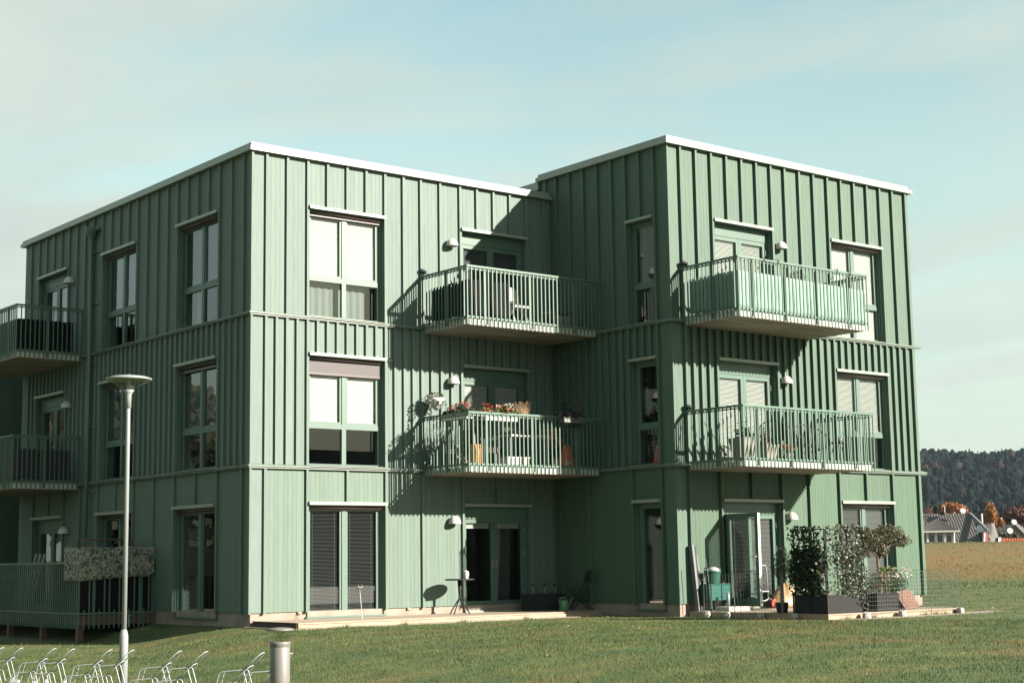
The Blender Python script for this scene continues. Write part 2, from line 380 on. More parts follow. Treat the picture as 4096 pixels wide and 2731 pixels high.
gb = np.concatenate([grass_blades(230000, 14.5, 30, -0.40, 0.40, 0.018, 0.060, 0.0042),
                     grass_blades(70000, 30, 60, -0.36, 0.36, 0.02, 0.065, 0.007),
                     grass_blades(30000, 60, 125, 0.14, 0.40, 0.03, 0.10, 0.02),
                     grass_blades(30000, 110, 245, 0.16, 0.42, 0.03, 0.13, 0.035, 0.9)])
gm = np_mesh('grass', gb, 3); gm.materials.append(grass_mat('grass_blades', 0, 0.35, True))
tag(link('grass', gm), kind='stuff', label='short mown grass and rough meadow grass')

def fallen_leaves(n):
    r = np.sqrt(rng.uniform(15**2, 45**2, n)); a = YAW+rng.uniform(-.36, .36, n); x = CAM.x+r*np.sin(a); y = CAM.y+r*np.cos(a); k = np.ones(n, bool)
    for (x0, x1, y0, y1) in DECKS: k &= ~((x > x0) & (x < x1) & (y > y0) & (y < y1))
    x, y = x[k], y[k]; P = np.stack([x, y, ground_h(x, y)+.028], 1); V = leaf_verts(P, rng.uniform(.03, .065, len(P)), .7, 0.0); V[:, 2] = np.maximum(V[:, 2]*.35+np.repeat(P[:, 2], 4)*.65, np.repeat(P[:, 2], 4)-.012); return V

flm = np_mesh('fallen_leaves', fallen_leaves(420), 4); flm.materials.append(mat('yellow_fallen_leaf', (.26, .14, .035), .6, island=.5)); tag(link('fallen_leaves', flm), kind='stuff', label='scattered yellow leaves on the lawn')

# ------------------------------------------------------------------ the apartment building
WA, D, WB, LA = 7.69, 3.85, 8.04, 11.76
ZA, ZB = 9.06, 9.56
Z1, Z2 = 5.82, 2.82
XE = WA + WB
BLD = thing('apartment_building', 'three-storey green timber apartment block with two wings and balconies', 'building', (0, 0, -0.25))

class Fac:
    """a wall plane; u runs along it, d is outwards"""
    def __init__(s, kind, c): s.kind = kind; s.c = c
    def b(s, mb, u0, u1, d0, d1, z0, z1, m=0):
        if s.kind == 'y': mb.box(u0, u1, s.c-d1, s.c-d0, z0, z1, m)
        else: mb.box(s.c-d1, s.c-d0, u0, u1, z0, z1, m)
        return mb
    def p(s, u, d, z): return (u, s.c-d, z) if s.kind == 'y' else (s.c-d, u, z)
    def piece(s, name, mt, u0, u1, d0, d1, z0, z1, par):
        if s.kind == 'y': return piece(name, mt, u0, u1, s.c-d1, s.c-d0, z0, z1, par)
        return piece(name, mt, s.c-d1, s.c-d0, u0, u1, z0, z1, par)
FA, FS, FB, FT = Fac('y', 0.0), Fac('x', 0.0), Fac('y', -D), Fac('x', WA)
# openings: (u0, u1, z0, z1)
HEADS = ((5.83, 8.06), (2.83, 5.06), (-0.12, 2.08))
OPEN = {
 'A': [(1.28, 3.10, *h) for h in HEADS] + [(5.12, 6.93, *h) for h in HEADS],
 'S': [(1.34, 3.16, *h) for h in HEADS] + [(5.17, 6.97, *h) for h in HEADS] + [(8.96, 10.76, *h) for h in HEADS],
 'B': [(8.99, 10.82, *h) for h in HEADS] + [(12.80, 14.63, *h) for h in HEADS],
 'T': [(-3.43, -2.61, *h) for h in HEADS]}
SPAN = {'A': (0.0, WA), 'S': (0.0, LA), 'B': (WA, XE), 'T': (-D, 0.0)}
TOP = {'A': ZA, 'S': ZA, 'B': ZB, 'T': ZB}
FACS = {'A': FA, 'S': FS, 'B': FB, 'T': FT}
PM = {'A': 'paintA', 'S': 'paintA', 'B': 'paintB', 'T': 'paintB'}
WALLS = {}

def cells(key, z0, z1, edges):
    """vertical strips between the given edges, cut round the openings: (u0,u1,za,zb)"""
    out = []; ops = [o for o in OPEN[key] if o[3] > z0 and o[2] < z1]
    es = sorted(set([round(e, 4) for e in edges] + [o[0] for o in ops] + [o[1] for o in ops]))
    u0, u1 = SPAN[key]; es = [e for e in es if u0-1e-6 <= e <= u1+1e-6]
    for a, b in zip(es, es[1:]):
        if b-a < 0.004: continue
        mid = (a+b)/2; zs = [(z0, z1)]
        for o in ops:
            if o[0] < mid < o[1]:
                nz_ = []
                for (p, q) in zs:
                    if o[2] > p: nz_.append((p, min(q, o[2])))
                    if o[3] < q: nz_.append((max(p, o[3]), q))
                zs = nz_
        for p, q in zs:
            if q-p > 0.01: out.append((a, b, p, q))
    return out

BOARD = 0.1045; GAP = 0.0028; BD = 0.022; CORE = -0.34
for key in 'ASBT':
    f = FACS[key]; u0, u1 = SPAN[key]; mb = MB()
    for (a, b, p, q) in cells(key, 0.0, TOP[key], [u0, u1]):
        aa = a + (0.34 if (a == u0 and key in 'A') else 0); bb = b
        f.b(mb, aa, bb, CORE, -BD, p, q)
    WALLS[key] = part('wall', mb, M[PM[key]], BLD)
FLOORS = lambda key: ((0.0, Z2-0.045), (Z2+0.03, Z1-0.045), (Z1+0.03, TOP[key]))
joined = MB()
for key in 'ASBT':
    f = FACS[key]; u0, u1 = SPAN[key]
    off = 0.0 if key in 'AB' else 0.0
    nb = int(round((u1-u0)/BOARD)); bw = (u1-u0)/nb
    edges = [u0+i*bw for i in range(nb+1)]
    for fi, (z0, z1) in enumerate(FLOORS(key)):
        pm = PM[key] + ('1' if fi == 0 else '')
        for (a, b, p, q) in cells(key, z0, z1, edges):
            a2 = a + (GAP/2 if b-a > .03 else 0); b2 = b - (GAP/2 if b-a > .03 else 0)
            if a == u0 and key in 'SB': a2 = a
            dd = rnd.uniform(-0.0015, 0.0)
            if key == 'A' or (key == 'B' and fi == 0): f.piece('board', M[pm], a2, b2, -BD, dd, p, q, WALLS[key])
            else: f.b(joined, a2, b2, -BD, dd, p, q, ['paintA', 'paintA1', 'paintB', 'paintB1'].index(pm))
part('cladding', joined, [M['paintA'], M['paintA1'], M['paintB'], M['paintB1']], BLD)['kind'] = 'stuff'

# battens over the board joints
g = lambda a, b, n: [a + (b-a)*i/n for i in range(n+1)]
BAT = {
 'A': (g(0.30, 1.25, 2)[:2] + g(1.25, 3.13, 4) + g(3.60, 4.05, 1) + [4.56] + g(5.10, 6.95, 4) + [7.46]),
 'S': (g(0.30, 1.31, 2)[:2] + g(1.31, 3.19, 4) + g(3.65, 5.14, 3)[:3] + g(5.14, 7.0, 4) + g(7.5, 8.93, 3)[:3] + g(8.93, 10.79, 4) + [11.29]),
 'B': (g(8.03, 8.96, 2)[:2] + g(8.96, 10.85, 4) + g(11.31, 12.77, 3)[:3] + g(12.77, 14.66, 4) + g(15.13, 15.63, 1)),
 'T': (g(-3.46, -2.58, 2) + g(-2.13, -0.27, 4))}
BW, BP = 0.056, 0.05
def battens(key):
    f = FACS[key]; par = WALLS[key]; top = BAT[key]
    for fi, (z0, z1) in enumerate(FLOORS(key)):
        us = list(top)
        if fi == 1: us = sorted(us + [(a+b)/2 for a, b in zip(top, top[1:]) if b-a > .3])
        if fi == 0:
            us = [u for i, u in enumerate(top)]
            sel = {'A': (0.30, 1.25, 2.19, 3.13, 4.05, 5.10, 6.025, 6.95), 'S': (0.30, 1.31, 2.25, 3.19, 4.15, 5.14, 6.07, 7.0, 7.98, 8.93, 9.86, 10.79),
                   'B': (8.03, 8.96, 9.905, 10.85, 11.75, 12.77, 13.715, 14.66, 15.63), 'T': (-3.46, -2.58, -1.2, -0.27)}[key]
            us = list(sel)
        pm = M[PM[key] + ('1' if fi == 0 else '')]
        for u in us:
            zz = [(z0 + (0.0 if fi else -0.02), z1)]
            for o in OPEN[key]:
                if o[0]-0.02 < u < o[1]+0.02 and o[3] > z0 and o[2] < z1:
                    if o[0]+0.005 < u < o[1]-0.005: zz = [(o[3]+0.045, z1)]
            for p, q in zz:
                f.piece('batten', pm, u-BW/2, u+BW/2, 0.0, BP if key in 'AS' else 0.066, p, q-0.004, par)
    # jamb boards either side of every opening
for k in 'ASBT': battens(k)
# corner boards
part('corner_board', MB().box(-BP, 0.0, -BP, 0.05, -0.02, ZA), M['paintA'], BLD)
part('corner_board', MB().box(WA-0.03, WA, -D-0.03, -D+0.045, -0.02, ZB), M['paintB'], BLD)
part('corner_board', MB().box(XE-0.045, XE+0.022, -D-0.022, -D+0.1, -0.02, ZB), M['paintB'], BLD)

# string courses and roof flashings
def ledge(f, u0, u1, z, mb, dep=0.100, h=0.035, ext0=0.0, ext1=0.0):
    pr = [(-0.02, z-0.03), (-0.02, z+0.055), (dep, z+0.012), (dep, z-0.018), (dep-0.03, z-0.03), (0.072, z-0.045)]
    n = len(pr); b0 = len(mb.v)
    for u, e in ((u0, ext0), (u1, ext1)):
        for d, zz in pr: mb.v.append(f.p(u + (e*max(d, 0) if e else 0), d, zz))
    for i in range(n): j = (i+1) % n; mb.face((b0+i, b0+j, b0+n+j, b0+n+i))
    mb.face(tuple(b0+i for i in reversed(range(n)))); mb.face(tuple(b0+n+i for i in range(n)))
for z in (Z1, Z2):
    mb = MB(); ledge(FA, 0.0, 4.02, z, mb, ext0=-1); ledge(FA, 4.02, WA, z, mb, dep=0.10)
    ledge(FS, 0.0, 7.95, z, mb, ext0=-1); ledge(FS, 7.95, LA, z, mb, dep=0.10)
    part('string_course', mb, M['trim'], BLD)
    mb = MB(); ledge(FB, WA, XE+0.17, z, mb, ext0=-1); ledge(FT, -D, 0.0, z, mb, ext0=-1)
    part('string_course', mb, M['trim'], BLD)
def roof_flash(x0, x1, y0, y1, z, name='roof_flashing', o1=0.115, o2=0.09):
    mb = MB(); mb.box(x0-o1, x1+o1, y0-o1, y1+o1, z+0.005, z+0.095); mb.box(x0-o2+0.02, x1+o2-0.02, y0-o2+0.02, y1+o2-0.02, z+0.096, z+0.165)
    return part(name, mb, M['flash'], BLD)
mb = MB(); mb.box(-0.115, WA-0.01, -0.115, LA+0.115, ZA+0.004, ZA+0.09); mb.box(-0.075, WA-0.07, -0.075, LA+0.075, ZA+0.091, ZA+0.165)
part('roof_flashing', mb, M['flash'], BLD)
mb = MB(); mb.box(WA-0.115, XE+0.12, -D-0.115, 0.36, ZB+0.004, ZB+0.095); mb.box(WA-0.075, XE+0.02, -D-0.075, 0.32, ZB+0.096, ZB+0.17)
part('roof_flashing', mb, M['flash'], BLD)
# upper wall of the projecting wing behind the low roof, and the core volume behind it
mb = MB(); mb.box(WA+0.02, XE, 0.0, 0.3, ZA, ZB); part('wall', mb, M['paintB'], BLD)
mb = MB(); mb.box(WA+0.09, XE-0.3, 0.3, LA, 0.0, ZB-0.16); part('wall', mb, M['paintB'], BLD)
mb = MB(); mb.box(WA-0.03, XE-0.2, 0.37, LA+0.1, ZB-0.16, ZB+0.03); part('roof_flashing', mb, M['flash'], BLD)
part('drain_pipe', MB().tube([(WA-0.04, 0.11, ZA+0.1), (WA-0.04, 0.11, ZB+0.0)], 0.028), M['frame'], BLD)
# far walls and rooms inside
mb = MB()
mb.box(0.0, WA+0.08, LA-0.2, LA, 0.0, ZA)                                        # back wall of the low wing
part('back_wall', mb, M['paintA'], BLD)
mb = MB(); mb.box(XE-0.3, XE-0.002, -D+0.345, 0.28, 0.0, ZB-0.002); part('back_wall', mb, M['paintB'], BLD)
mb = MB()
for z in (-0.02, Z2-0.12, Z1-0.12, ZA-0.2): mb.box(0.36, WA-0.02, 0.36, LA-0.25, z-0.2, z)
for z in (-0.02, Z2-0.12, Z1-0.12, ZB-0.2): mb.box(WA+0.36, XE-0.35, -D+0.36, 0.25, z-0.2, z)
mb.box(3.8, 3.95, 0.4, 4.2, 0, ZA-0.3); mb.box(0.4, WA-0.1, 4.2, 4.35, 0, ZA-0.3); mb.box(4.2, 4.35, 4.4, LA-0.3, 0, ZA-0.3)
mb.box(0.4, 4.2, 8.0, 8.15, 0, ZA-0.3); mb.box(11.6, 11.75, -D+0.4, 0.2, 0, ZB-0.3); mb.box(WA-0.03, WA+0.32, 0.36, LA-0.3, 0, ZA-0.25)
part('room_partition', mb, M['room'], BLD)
# concrete plinth
mb = MB(); mb.box(0.03, WA, 0.03, LA-0.05, -1.2, -0.001); mb.box(WA+0.03, XE-0.1, -D+0.03, 0.6, -1.2, -0.001)
part('plinth', mb, M['conc'], BLD)
for fcc, u in ((FA, 1.1), (FA, 3.7), (FB, 12.4), (FS, 4.6)): fcc.piece('bracket', M['conc'], u-.04, u+.04, -0.03, 0.012, -0.05, -0.002, BLD)

# ------------------------------------------------------------------ windows and doors
def slats(f, u0, u1, z0, z1, d, tilt, mb, pitch=0.027, w=0.025, m=0):
    dz = math.sin(tilt)*w/2; dd = math.cos(tilt)*w/2; z = z1-0.02
    while z > z0+0.01:
        s_ = rnd.uniform(-.0012, .0012)
        mb.quad(f.p(u0, d+dd, z-dz+s_), f.p(u1, d+dd, z-dz+s_), f.p(u1, d-dd, z+dz+s_), f.p(u0, d-dd, z+dz+s_), m); z -= pitch
    for u in (u0+(u1-u0)*.12, u0+(u1-u0)*.88): f.b(mb, u-.002, u+.002, d-.002, d+.002, z, z1, m)
    f.b(mb, u0, u1, d-.013, d+.013, z1-.02, z1, m); f.b(mb, u0, u1, d-.012, d+.012, z-.005, z+.012, m)
def pane(f, u0, u1, z0, z1, d, par):
    mb = MB(); q_ = (f.p(u0, d, z0), f.p(u1, d, z0), f.p(u1, d, z1), f.p(u0, d, z1)); mb.quad(*(q_ if f.kind == 'y' else q_[::-1])); return part('pane', mb, M['glass'], par)
def rect_frame(f, mb, u0, u1, z0, z1, w, d0, d1, wb=None):
    wb = w if wb is None else wb
    f.b(mb, u0, u0+w, d0, d1, z0, z1); f.b(mb, u1-w, u1, d0, d1, z0, z1)
    f.b(mb, u0+w, u1-w, d0, d1, z0, z0+wb); f.b(mb, u0+w, u1-w, d0, d1, z1-w, z1)
def head(f, u0, u1, z, par, dep=0.105):
    mb = MB(); pr = [(-0.02, z), (-0.02, z+0.075), (dep, z+0.055), (dep, z-0.005), (dep-0.012, z-0.005), (dep-0.012, z)]
    b0 = len(mb.v); n = len(pr)
    for u in (u0, u1):
        for d, zz in pr: mb.v.append(f.p(u, d, zz))
    for i in range(n): j = (i+1) % n; mb.face((b0+i, b0+j, b0+n+j, b0+n+i))
    mb.face(tuple(b0+i for i in reversed(range(n)))); mb.face(tuple(b0+n+i for i in range(n)))
    part('head_flashing', mb, M['flash'], par)
def jambs(f, key, o, mb, dep=0.0):
    f.b(mb, o[0]-0.002, o[0]+0.018, -0.16, dep, o[2], o[3]); f.b(mb, o[1]-0.018, o[1]+0.002, -0.16, dep, o[2], o[3]); f.b(mb, o[0]+.018, o[1]-.018, -0.16, dep-.004, o[3]-0.02, o[3]+.002)
def window(key, o, tops=(), lows=(), screen=None, single_w=False, floor=False, full=False):
    """tops/lows: per light a tuple (tilt degrees, coverage from the top, material)"""
    f = FACS[key]; u0, u1, z0, z1 = o; fm = M['frame']
    mb = MB(); jambs(f, key, o, mb); a, b = u0+.02, u1-.02; lo = z0+0.012
    df, db = -0.10, -0.165
    rect_frame(f, mb, a, b, lo, z1-.02, 0.06, db, df)
    tz = z0 + 0.83; mid = (a+b)/2
    W_ = part('window', mb, fm, BLD)
    lights = []
    if single_w: cols = [(a+.06, b-.06)]
    else:
        mb = MB(); f.b(mb, mid-.05, mid+.05, db, df+.004, lo+.06, z1-.08); part('mullion', mb, fm, W_); cols = [(a+.06, mid-.05), (mid+.05, b-.06)]
    if not full:
        for (p, q) in cols:
            mb = MB(); f.b(mb, p, q, db, df+.002, tz-.05, tz+.05); part('transom', mb, fm, W_)
    for ci, (p, q) in enumerate(cols):
        zt0 = tz+.05 if not full else lo+.06
        mb = MB(); rect_frame(f, mb, p, q, zt0, z1-.08, 0.045, db+.01, df-.014); part('sash', mb, fm, W_)
        pane(f, p+.04, q-.04, zt0+.04, z1-.12, -0.138, W_)
        if ci < len(tops) and tops[ci]:
            t, cov, mt = tops[ci]; mb = MB(); h = z1-.12 - (zt0+.04)
            slats(f, p+.05, q-.05, z1-.125-h*cov+.005, z1-.125, -0.172, math.radians(t), mb); part('blind', mb, M[mt], W_)
        if not full:
            pane(f, p, q, lo+.06, tz-.05, -0.138, W_)
            if ci < len(lows) and lows[ci]:
                t, cov, mt = lows[ci]; mb = MB()
                slats(f, p+.01, q-.01, lo+.07, tz-.055, -0.172, math.radians(t), mb); part('blind', mb, M[mt], W_)
    head(f, u0-0.012 if key != 'T' else u0, u1+0.012, z1, W_)
    if screen is not None:
        mb = MB(); mb.tube([f.p(u0+.02, -0.028, z1-.045), f.p(u1-.05, -0.028, z1-.045)], 0.036, 10); part('screen_roller', mb, M['brownm'], W_, True)
        zb = z1-.10-screen
        mb = MB(); f.b(mb, u0+.03, u1-.06, -0.075, -0.055, zb, zb+.045); part('screen_bar', mb, M['brownm'], W_)
        if screen > .05:
            mb = MB(); f.b(mb, u0+.03, u1-.06, -0.066, -0.063, zb+.045, z1-.05); part('screen_cloth', mb, M['brown'], W_)
        for ug in (u0+.022, u1-.045): mb = MB(); f.b(mb, ug, ug+.023, -0.085, -0.05, z0+.03, z1-.05); part('screen_guide', mb, M['frame'], W_)
    mb = MB(); f.b(mb, u0-.03 if floor else u0, u1+.03 if floor else u1, -0.17, 0.035 if floor else 0.10, z0-.025 if floor else z0-.012, z0+.012); part('sill', mb, M['frame' if floor else 'flash'], W_)
    return W_
def leaf(f, p, q, z0, z1, par, blind, df=-0.10, db=-0.165, dm=None):
    mb = MB(); rect_frame(f, mb, p, q, z0, z1, 0.085, db+.006, df-.006, wb=0.15)
    L_ = part('door_leaf', mb, M['frameS'], par)
    pane(f, p+.08, q-.08, z0+.14, z1-.08, -0.138, L_)
    if blind:
        t, cov, mt = blind; mb = MB(); h = z1-.09-(z0+.15)
        slats(f, p+.095, q-.095, z1-.09-h*cov+.002, z1-.09, -0.172, math.radians(t), mb); part('blind', mb, M[mt], L_)
    return L_
def door(key, o, blinds=(None, None), handle=True):
    f = FACS[key]; u0, u1, z0, z1 = o
    mb = MB(); jambs(f, key, o, mb); a, b = u0+.02, u1-.02; zt = z1-.26
    rect_frame(f, mb, a, b, z0+.0, z1-.02, 0.05, -0.17, -0.095)
    f.b(mb, a+.05, b-.05, -0.17, -0.093, zt, z1-.07)
    D_ = part('balcony_door', mb, M['frameS'], BLD)
    mid = (a+b)/2
    for i, (p, q) in enumerate(((a+.05, mid), (mid, b-.05))):
        if blinds[i] != 'open': leaf(f, p+.002, q-.002, z0+.05, zt-.003, D_, blinds[i])
    head(f, u0-.012, u1+.012, z1, D_)
    mb = MB(); f.b(mb, u0, u1, -0.17, 0.03, z0-.03, z0+.0); part('threshold', mb, M['flash'], D_)
    if handle:
        mb = MB()
        for s_ in (-.045, .045):
            mb.tube([f.p(mid+s_, -0.10, z0+1.0), f.p(mid+s_, -0.05, z0+1.0), f.p(mid+s_*2.6, -0.05, z0+1.0)], 0.009, 6); f.b(mb, mid+s_-.014, mid+s_+.014, -0.106, -0.095, z0+.9, z0+1.08)
        part('handle', mb, M['galv'], D_)
    for zz in (z0+.3, z0+1.15, z1-.55): mb = MB(); f.b(mb, b-.062, b-.048, -0.095, -0.082, zz, zz+.12); part('hinge', mb, M['galv'], D_)
    return D_
WH = 'blind'
# low wing, front
window('A', OPEN['A'][0], ((68, 1, WH), (68, 1, WH)), (None, None), screen=0.02)
window('A', OPEN['A'][1], ((66, 1, WH), (66, 1, WH)), (None, None), screen=0.27)
window('A', OPEN['A'][2], ((16, 1, 'blindD'), (16, 1, 'blindD')), full=True, floor=True, screen=0.0)
door('A', OPEN['A'][3], ((50, 1, 'blindD'), (50, 1, 'blindD')))
door('A', OPEN['A'][4], ((64, 1, WH), (64, 1, WH)))
door('A', OPEN['A'][5], ((60, .055, WH), (60, .055, WH)))
# low wing, gable side
window('S', OPEN['S'][0], ((60, 1, 'blindD'), (45, 1, 'blindD')), screen=0.0)
window('S', OPEN['S'][1], ((62, 1, 'blindD'), (62, 1, 'blindD')), screen=0.05)
window('S', OPEN['S'][2], (None, (30, 1, 'blindD')), full=True, floor=True, screen=0.0)
window('S', OPEN['S'][3], ((62, 1, 'blindD'), (62, 1, 'blindD')), screen=0.0)
window('S', OPEN['S'][4], ((50, 1, 'blindD'), (50, 1, 'blindD')), screen=0.0)
window('S', OPEN['S'][5], (None, None), full=True, floor=True, screen=0.0)
door('S', OPEN['S'][6], ((60, 1, 'blindD'), None)); door('S', OPEN['S'][7], (None, None)); door('S', OPEN['S'][8], (None, None))
# projecting wing, front
door('B', OPEN['B'][0], ((52, 1, WH), (48, 1, WH)))
door('B', OPEN['B'][1], ((48, 1, WH), (48, 1, WH)))
DB1 = door('B', OPEN['B'][2], ('open', (34, 1, 'blindD')), handle=False)
window('B', OPEN['B'][3], ((66, 1, WH), (66, 1, WH)), ((66, 1, WH), (66, 1, WH)), screen=0.0)
window('B', OPEN['B'][4], ((46, 1, WH), (46, 1, WH)), screen=0.0)
window('B', OPEN['B'][5], ((30, 1, 'blindD'), (40, 1, 'blindD')), full=True, floor=True, screen=0.0)
# projecting wing, side
window('T', OPEN['T'][0], ((55, 1, 'blindD'),), single_w=True)
window('T', OPEN['T'][1], (None,), single_w=True)
window('T', OPEN['T'][2], (None,), single_w=True, full=True, floor=True)
# the ground-floor leaf that stands open at right angles
fl = Fac('x', 9.06-0.165)
mb = MB(); rect_frame(fl, mb, -D-0.99, -D-0.11, -0.07, 1.815, 0.085, -0.165, -0.10, wb=0.15)
OL = part('door_leaf', mb, M['frameS'], DB1, label='open glazed door leaf standing out from the wall')
mb = MB(); fl.b(mb, -D-0.996, -D-0.99, -0.167, -0.098, -0.07, 1.815); part('leaf_edge', mb, M['white'], OL)
pane(fl, -D-.91, -D-.19, 0.07, 1.735, -0.135, OL)
mb = MB(); slats(fl, -D-.90, -D-.20, 0.09, 1.72, -0.150, math.radians(12), mb); part('blind', mb, M['blindD'], OL)
mb = MB(); mb.tube([fl.p(-D-.95, -.10, .93), fl.p(-D-.95, -.05, .93), fl.p(-D-.84, -.05, .93)], .009, 6); fl.b(mb, -D-.963, -D-.937, -.10, -.092, .83, 1.01); part('handle', mb, M['galv'], OL)

# curtains inside
def curtain(f, u0, u1, z0, z1, d, mt, amp=0.03, waves=6, lean=0.0, name='curtain'):
    mb = MB(); n = waves*8; pts = []
    for i in range(n+1):
        t = i/n; u = u0+(u1-u0)*t; dd = d + amp*math.sin(t*waves*2*math.pi)
        pts.append((u, dd))
    b0 = len(mb.v)
    for (u, dd) in pts: mb.v.append(f.p(u-lean*.0, dd, z1))
    for (u, dd) in pts: mb.v.append(f.p(u-lean, dd, z0))
    for i in range(n): mb.face((b0+i, b0+i+1, b0+n+2+i, b0+n+1+i))
    return part(name, mb, mt, BLD, True)
M['curtain'] = mat('pale_curtain', (0.33, 0.35, 0.34), 0.9, trans=0.3)
curtain(FA, 6.28, 6.46, 0.0, 1.9, -0.42, M['curtain'], .03, 3, lean=.10); curtain(FA, 6.5, 6.8, 0.0, 1.9, -0.5, M['room'], .03, 4, lean=.06)
curtain(FA, 1.32, 2.82, 5.84, 6.66, -0.30, mat('net_curtain', (0.17, 0.19, 0.18), 0.9, trans=.3), .012, 9)
curtain(FB, 14.0, 14.3, 0.0, 1.9, -0.42, M['curtain'], .03, 4); curtain(FS, 2.75, 3.1, 5.85, 8.0, -0.4, M['curtain'], .03, 3)

# wall lamps
def wall_lamp(f, u, z):
    mb = MB(); n, k = 24, 8; base = len(mb.v); c = f.p(u, 0.105, z-0.075)
    prof = [(0.135*math.cos(a), 0.165*math.sin(a)) for a in [i*math.pi/2/k for i in range(k)]] + [(0.004, 0.165)]
    mb.lathe([(0.118, 0.004), (0.118, -0.004), (0.135, -0.004)] + prof, c, n)
    o = part('wall_lamp', mb, M['lampw'], BLD, True)
    mb = MB(); f.b(mb, u-.05, u+.05, 0.0, 0.03, z-.06, z+.02); part('lamp_bracket', mb, M['lampw'], o)
    return o
for z in (7.75, 4.75, 1.785):
    wall_lamp(FA, 4.82, z); wall_lamp(FS, 8.70, z); wall_lamp(FB, 11.05, z)
# round vents
for f, u, z in ((FA, 7.56, 7.45), (FA, 7.55, 5.28), (FA, 7.42, 2.3)):
    mb = MB(); c = f.p(u, 0.01, z); mb.tube([f.p(u, 0.0, z), f.p(u, 0.02, z)], 0.075, 16); part('vent', mb, M['paintA'], BLD)
# downpipe
mb = MB(); mb.tube([(-0.125, 7.41, 8.5), (-0.125, 7.41, -0.45)], 0.045, 10); DP = part('downpipe', mb, M['frame'], BLD, True)
mb = MB(); mb.lathe([(0.05, 8.5), (0.06, 8.55), (0.155, 8.72), (0.165, 8.80), (0.15, 8.80)], (-0.125, 7.41, 0), 16); mb.tube([(-0.10, 7.36, 8.76), (-0.06, 7.16, 8.76), (0.03, 7.14, 8.76)], 0.05, 8); part('hopper', mb, M['frame'], DP)
for z in (8.2, 6.98, 5.6, 4.1, 2.6, 1.2):
    mb = MB(); mb.box(-0.125, 0.0, 7.38, 7.44, z, z+.03); mb.box(-0.06, -0.045, 7.08, 7.40, z-.0, z+.03); part('pipe_bracket', mb, M['frame'], DP)

# ------------------------------------------------------------------ balconies
def balcony(f, u0, u1, zt, ends=(True, True), dep=1.65, hide_from=None):
    """zt: height of the hand rail; the balusters hang down past the slab"""
    mb = MB(); zs = zt-1.08; f.b(mb, u0+.055, u1-.055, 0.0, dep-.06, zs-.125, zs)
    Bn = part('balcony', mb, M['soffit'], BLD)
    mb = MB(); f.b(mb, u0+.05, u1-.05, dep-.06, dep-.052, zs-.115, zs+.01); f.b(mb, u0+.047, u0+.054, 0.02, dep-.06, zs-.115, zs+.01)
    f.b(mb, u1-.054, u1-.047, 0.02, dep-.06, zs-.115, zs+.01); part('slab_edge', mb, M['slabw'], Bn)
    nb = 13
    for i in range(nb):
        a = 0.03 + (dep-.10)*i/nb
        f.piece('deck_board', M['woodgrey'], u0+.06, u1-.06, a, a+(dep-.10)/nb-.008, zs+.002, zs+.024, Bn)
    mb = MB(); f.b(mb, u0-.02, u1+.02, dep-.03, dep+.025, zt-.02, zt+.022)
    for i, e in enumerate(ends):
        if e:
            u = (u0, u1)[i]; f.b(mb, u-.024, u+.024, 0.0, dep-.03, zt-.019, zt+.021)
    part('hand_rail', mb, M['rail'], Bn)
    mb = MB(); zl = zt-1.045; f.b(mb, u0+.012, u1-.012, dep-.028, dep-.008, zl-.018, zl+.018)
    f.b(mb, u0+.012, u1-.012, dep-.028, dep-.008, zt-.065, zt-.04)
    for i, e in enumerate(ends):
        if e: u = (u0, u1)[i]; f.b(mb, u-.010, u+.010, 0.0, dep-.03, zl-.017, zl+.017); f.b(mb, u-.010, u+.010, 0.0, dep-.03, zt-.064, zt-.041)
    part('lower_rail', mb, M['rail'], Bn)
    n = int(round((u1-u0)/0.110)); ps = [(u0+(u1-u0)*i/n, dep) for i in range(n+1)]
    m = int(round(dep/0.112))
    for i, e in enumerate(ends):
        if e: ps += [((u0, u1)[i], dep*j/m) for j in range(1, m)]
    zb = zt-1.20; rest = MB()
    for (u, d) in ps:
        if hide_from and u > hide_from: f.b(rest, u-.0125, u+.0125, d-.0125, d+.0125, zb, zt-.02)
        else: f.piece('baluster', M['rail'], u-.0125, u+.0125, d-.008, d+.012, zb, zt-.021, Bn)
    if rest.v: part('balusters', rest, M['rail'], Bn)['kind'] = 'stuff'
    k = max(3, int(round((u1-u0)/1.15)))
    for i in range(k):
        u = u0+(u1-u0)*(i+.42)/k
        mb = MB(); f.b(mb, u-.03, u+.03, dep-.045, dep-.030, zb+.03, zt-.02); f.b(mb, u-.04, u+.04, dep-.052, dep-.028, zb+.02, zb+.15); part('rail_post', mb, M['rail'], Bn)
    for i, e in enumerate(ends):
        if e:
            u = (u0, u1)[i]; s_ = 1 if i == 0 else -1
            for d in (0.05, dep*.55):
                mb = MB(); f.b(mb, u+s_*.013, u+s_*.028, d-.03, d+.03, zb+.03, zt-.02); part('rail_post', mb, M['rail'], Bn)
    return Bn
balcony(FA, 4.05, 7.655, 6.92, (True, False)); balcony(FA, 4.05, 7.655, 3.91, (True, False))
balcony(FB, 7.97, 12.0, 6.92); balcony(FB, 7.97, 12.0, 3.91)
balcony(FS, 7.98, 12.0, 6.92, hide_from=8.9); balcony(FS, 7.98, 12.0, 3.91, hide_from=8.9)
#MORE

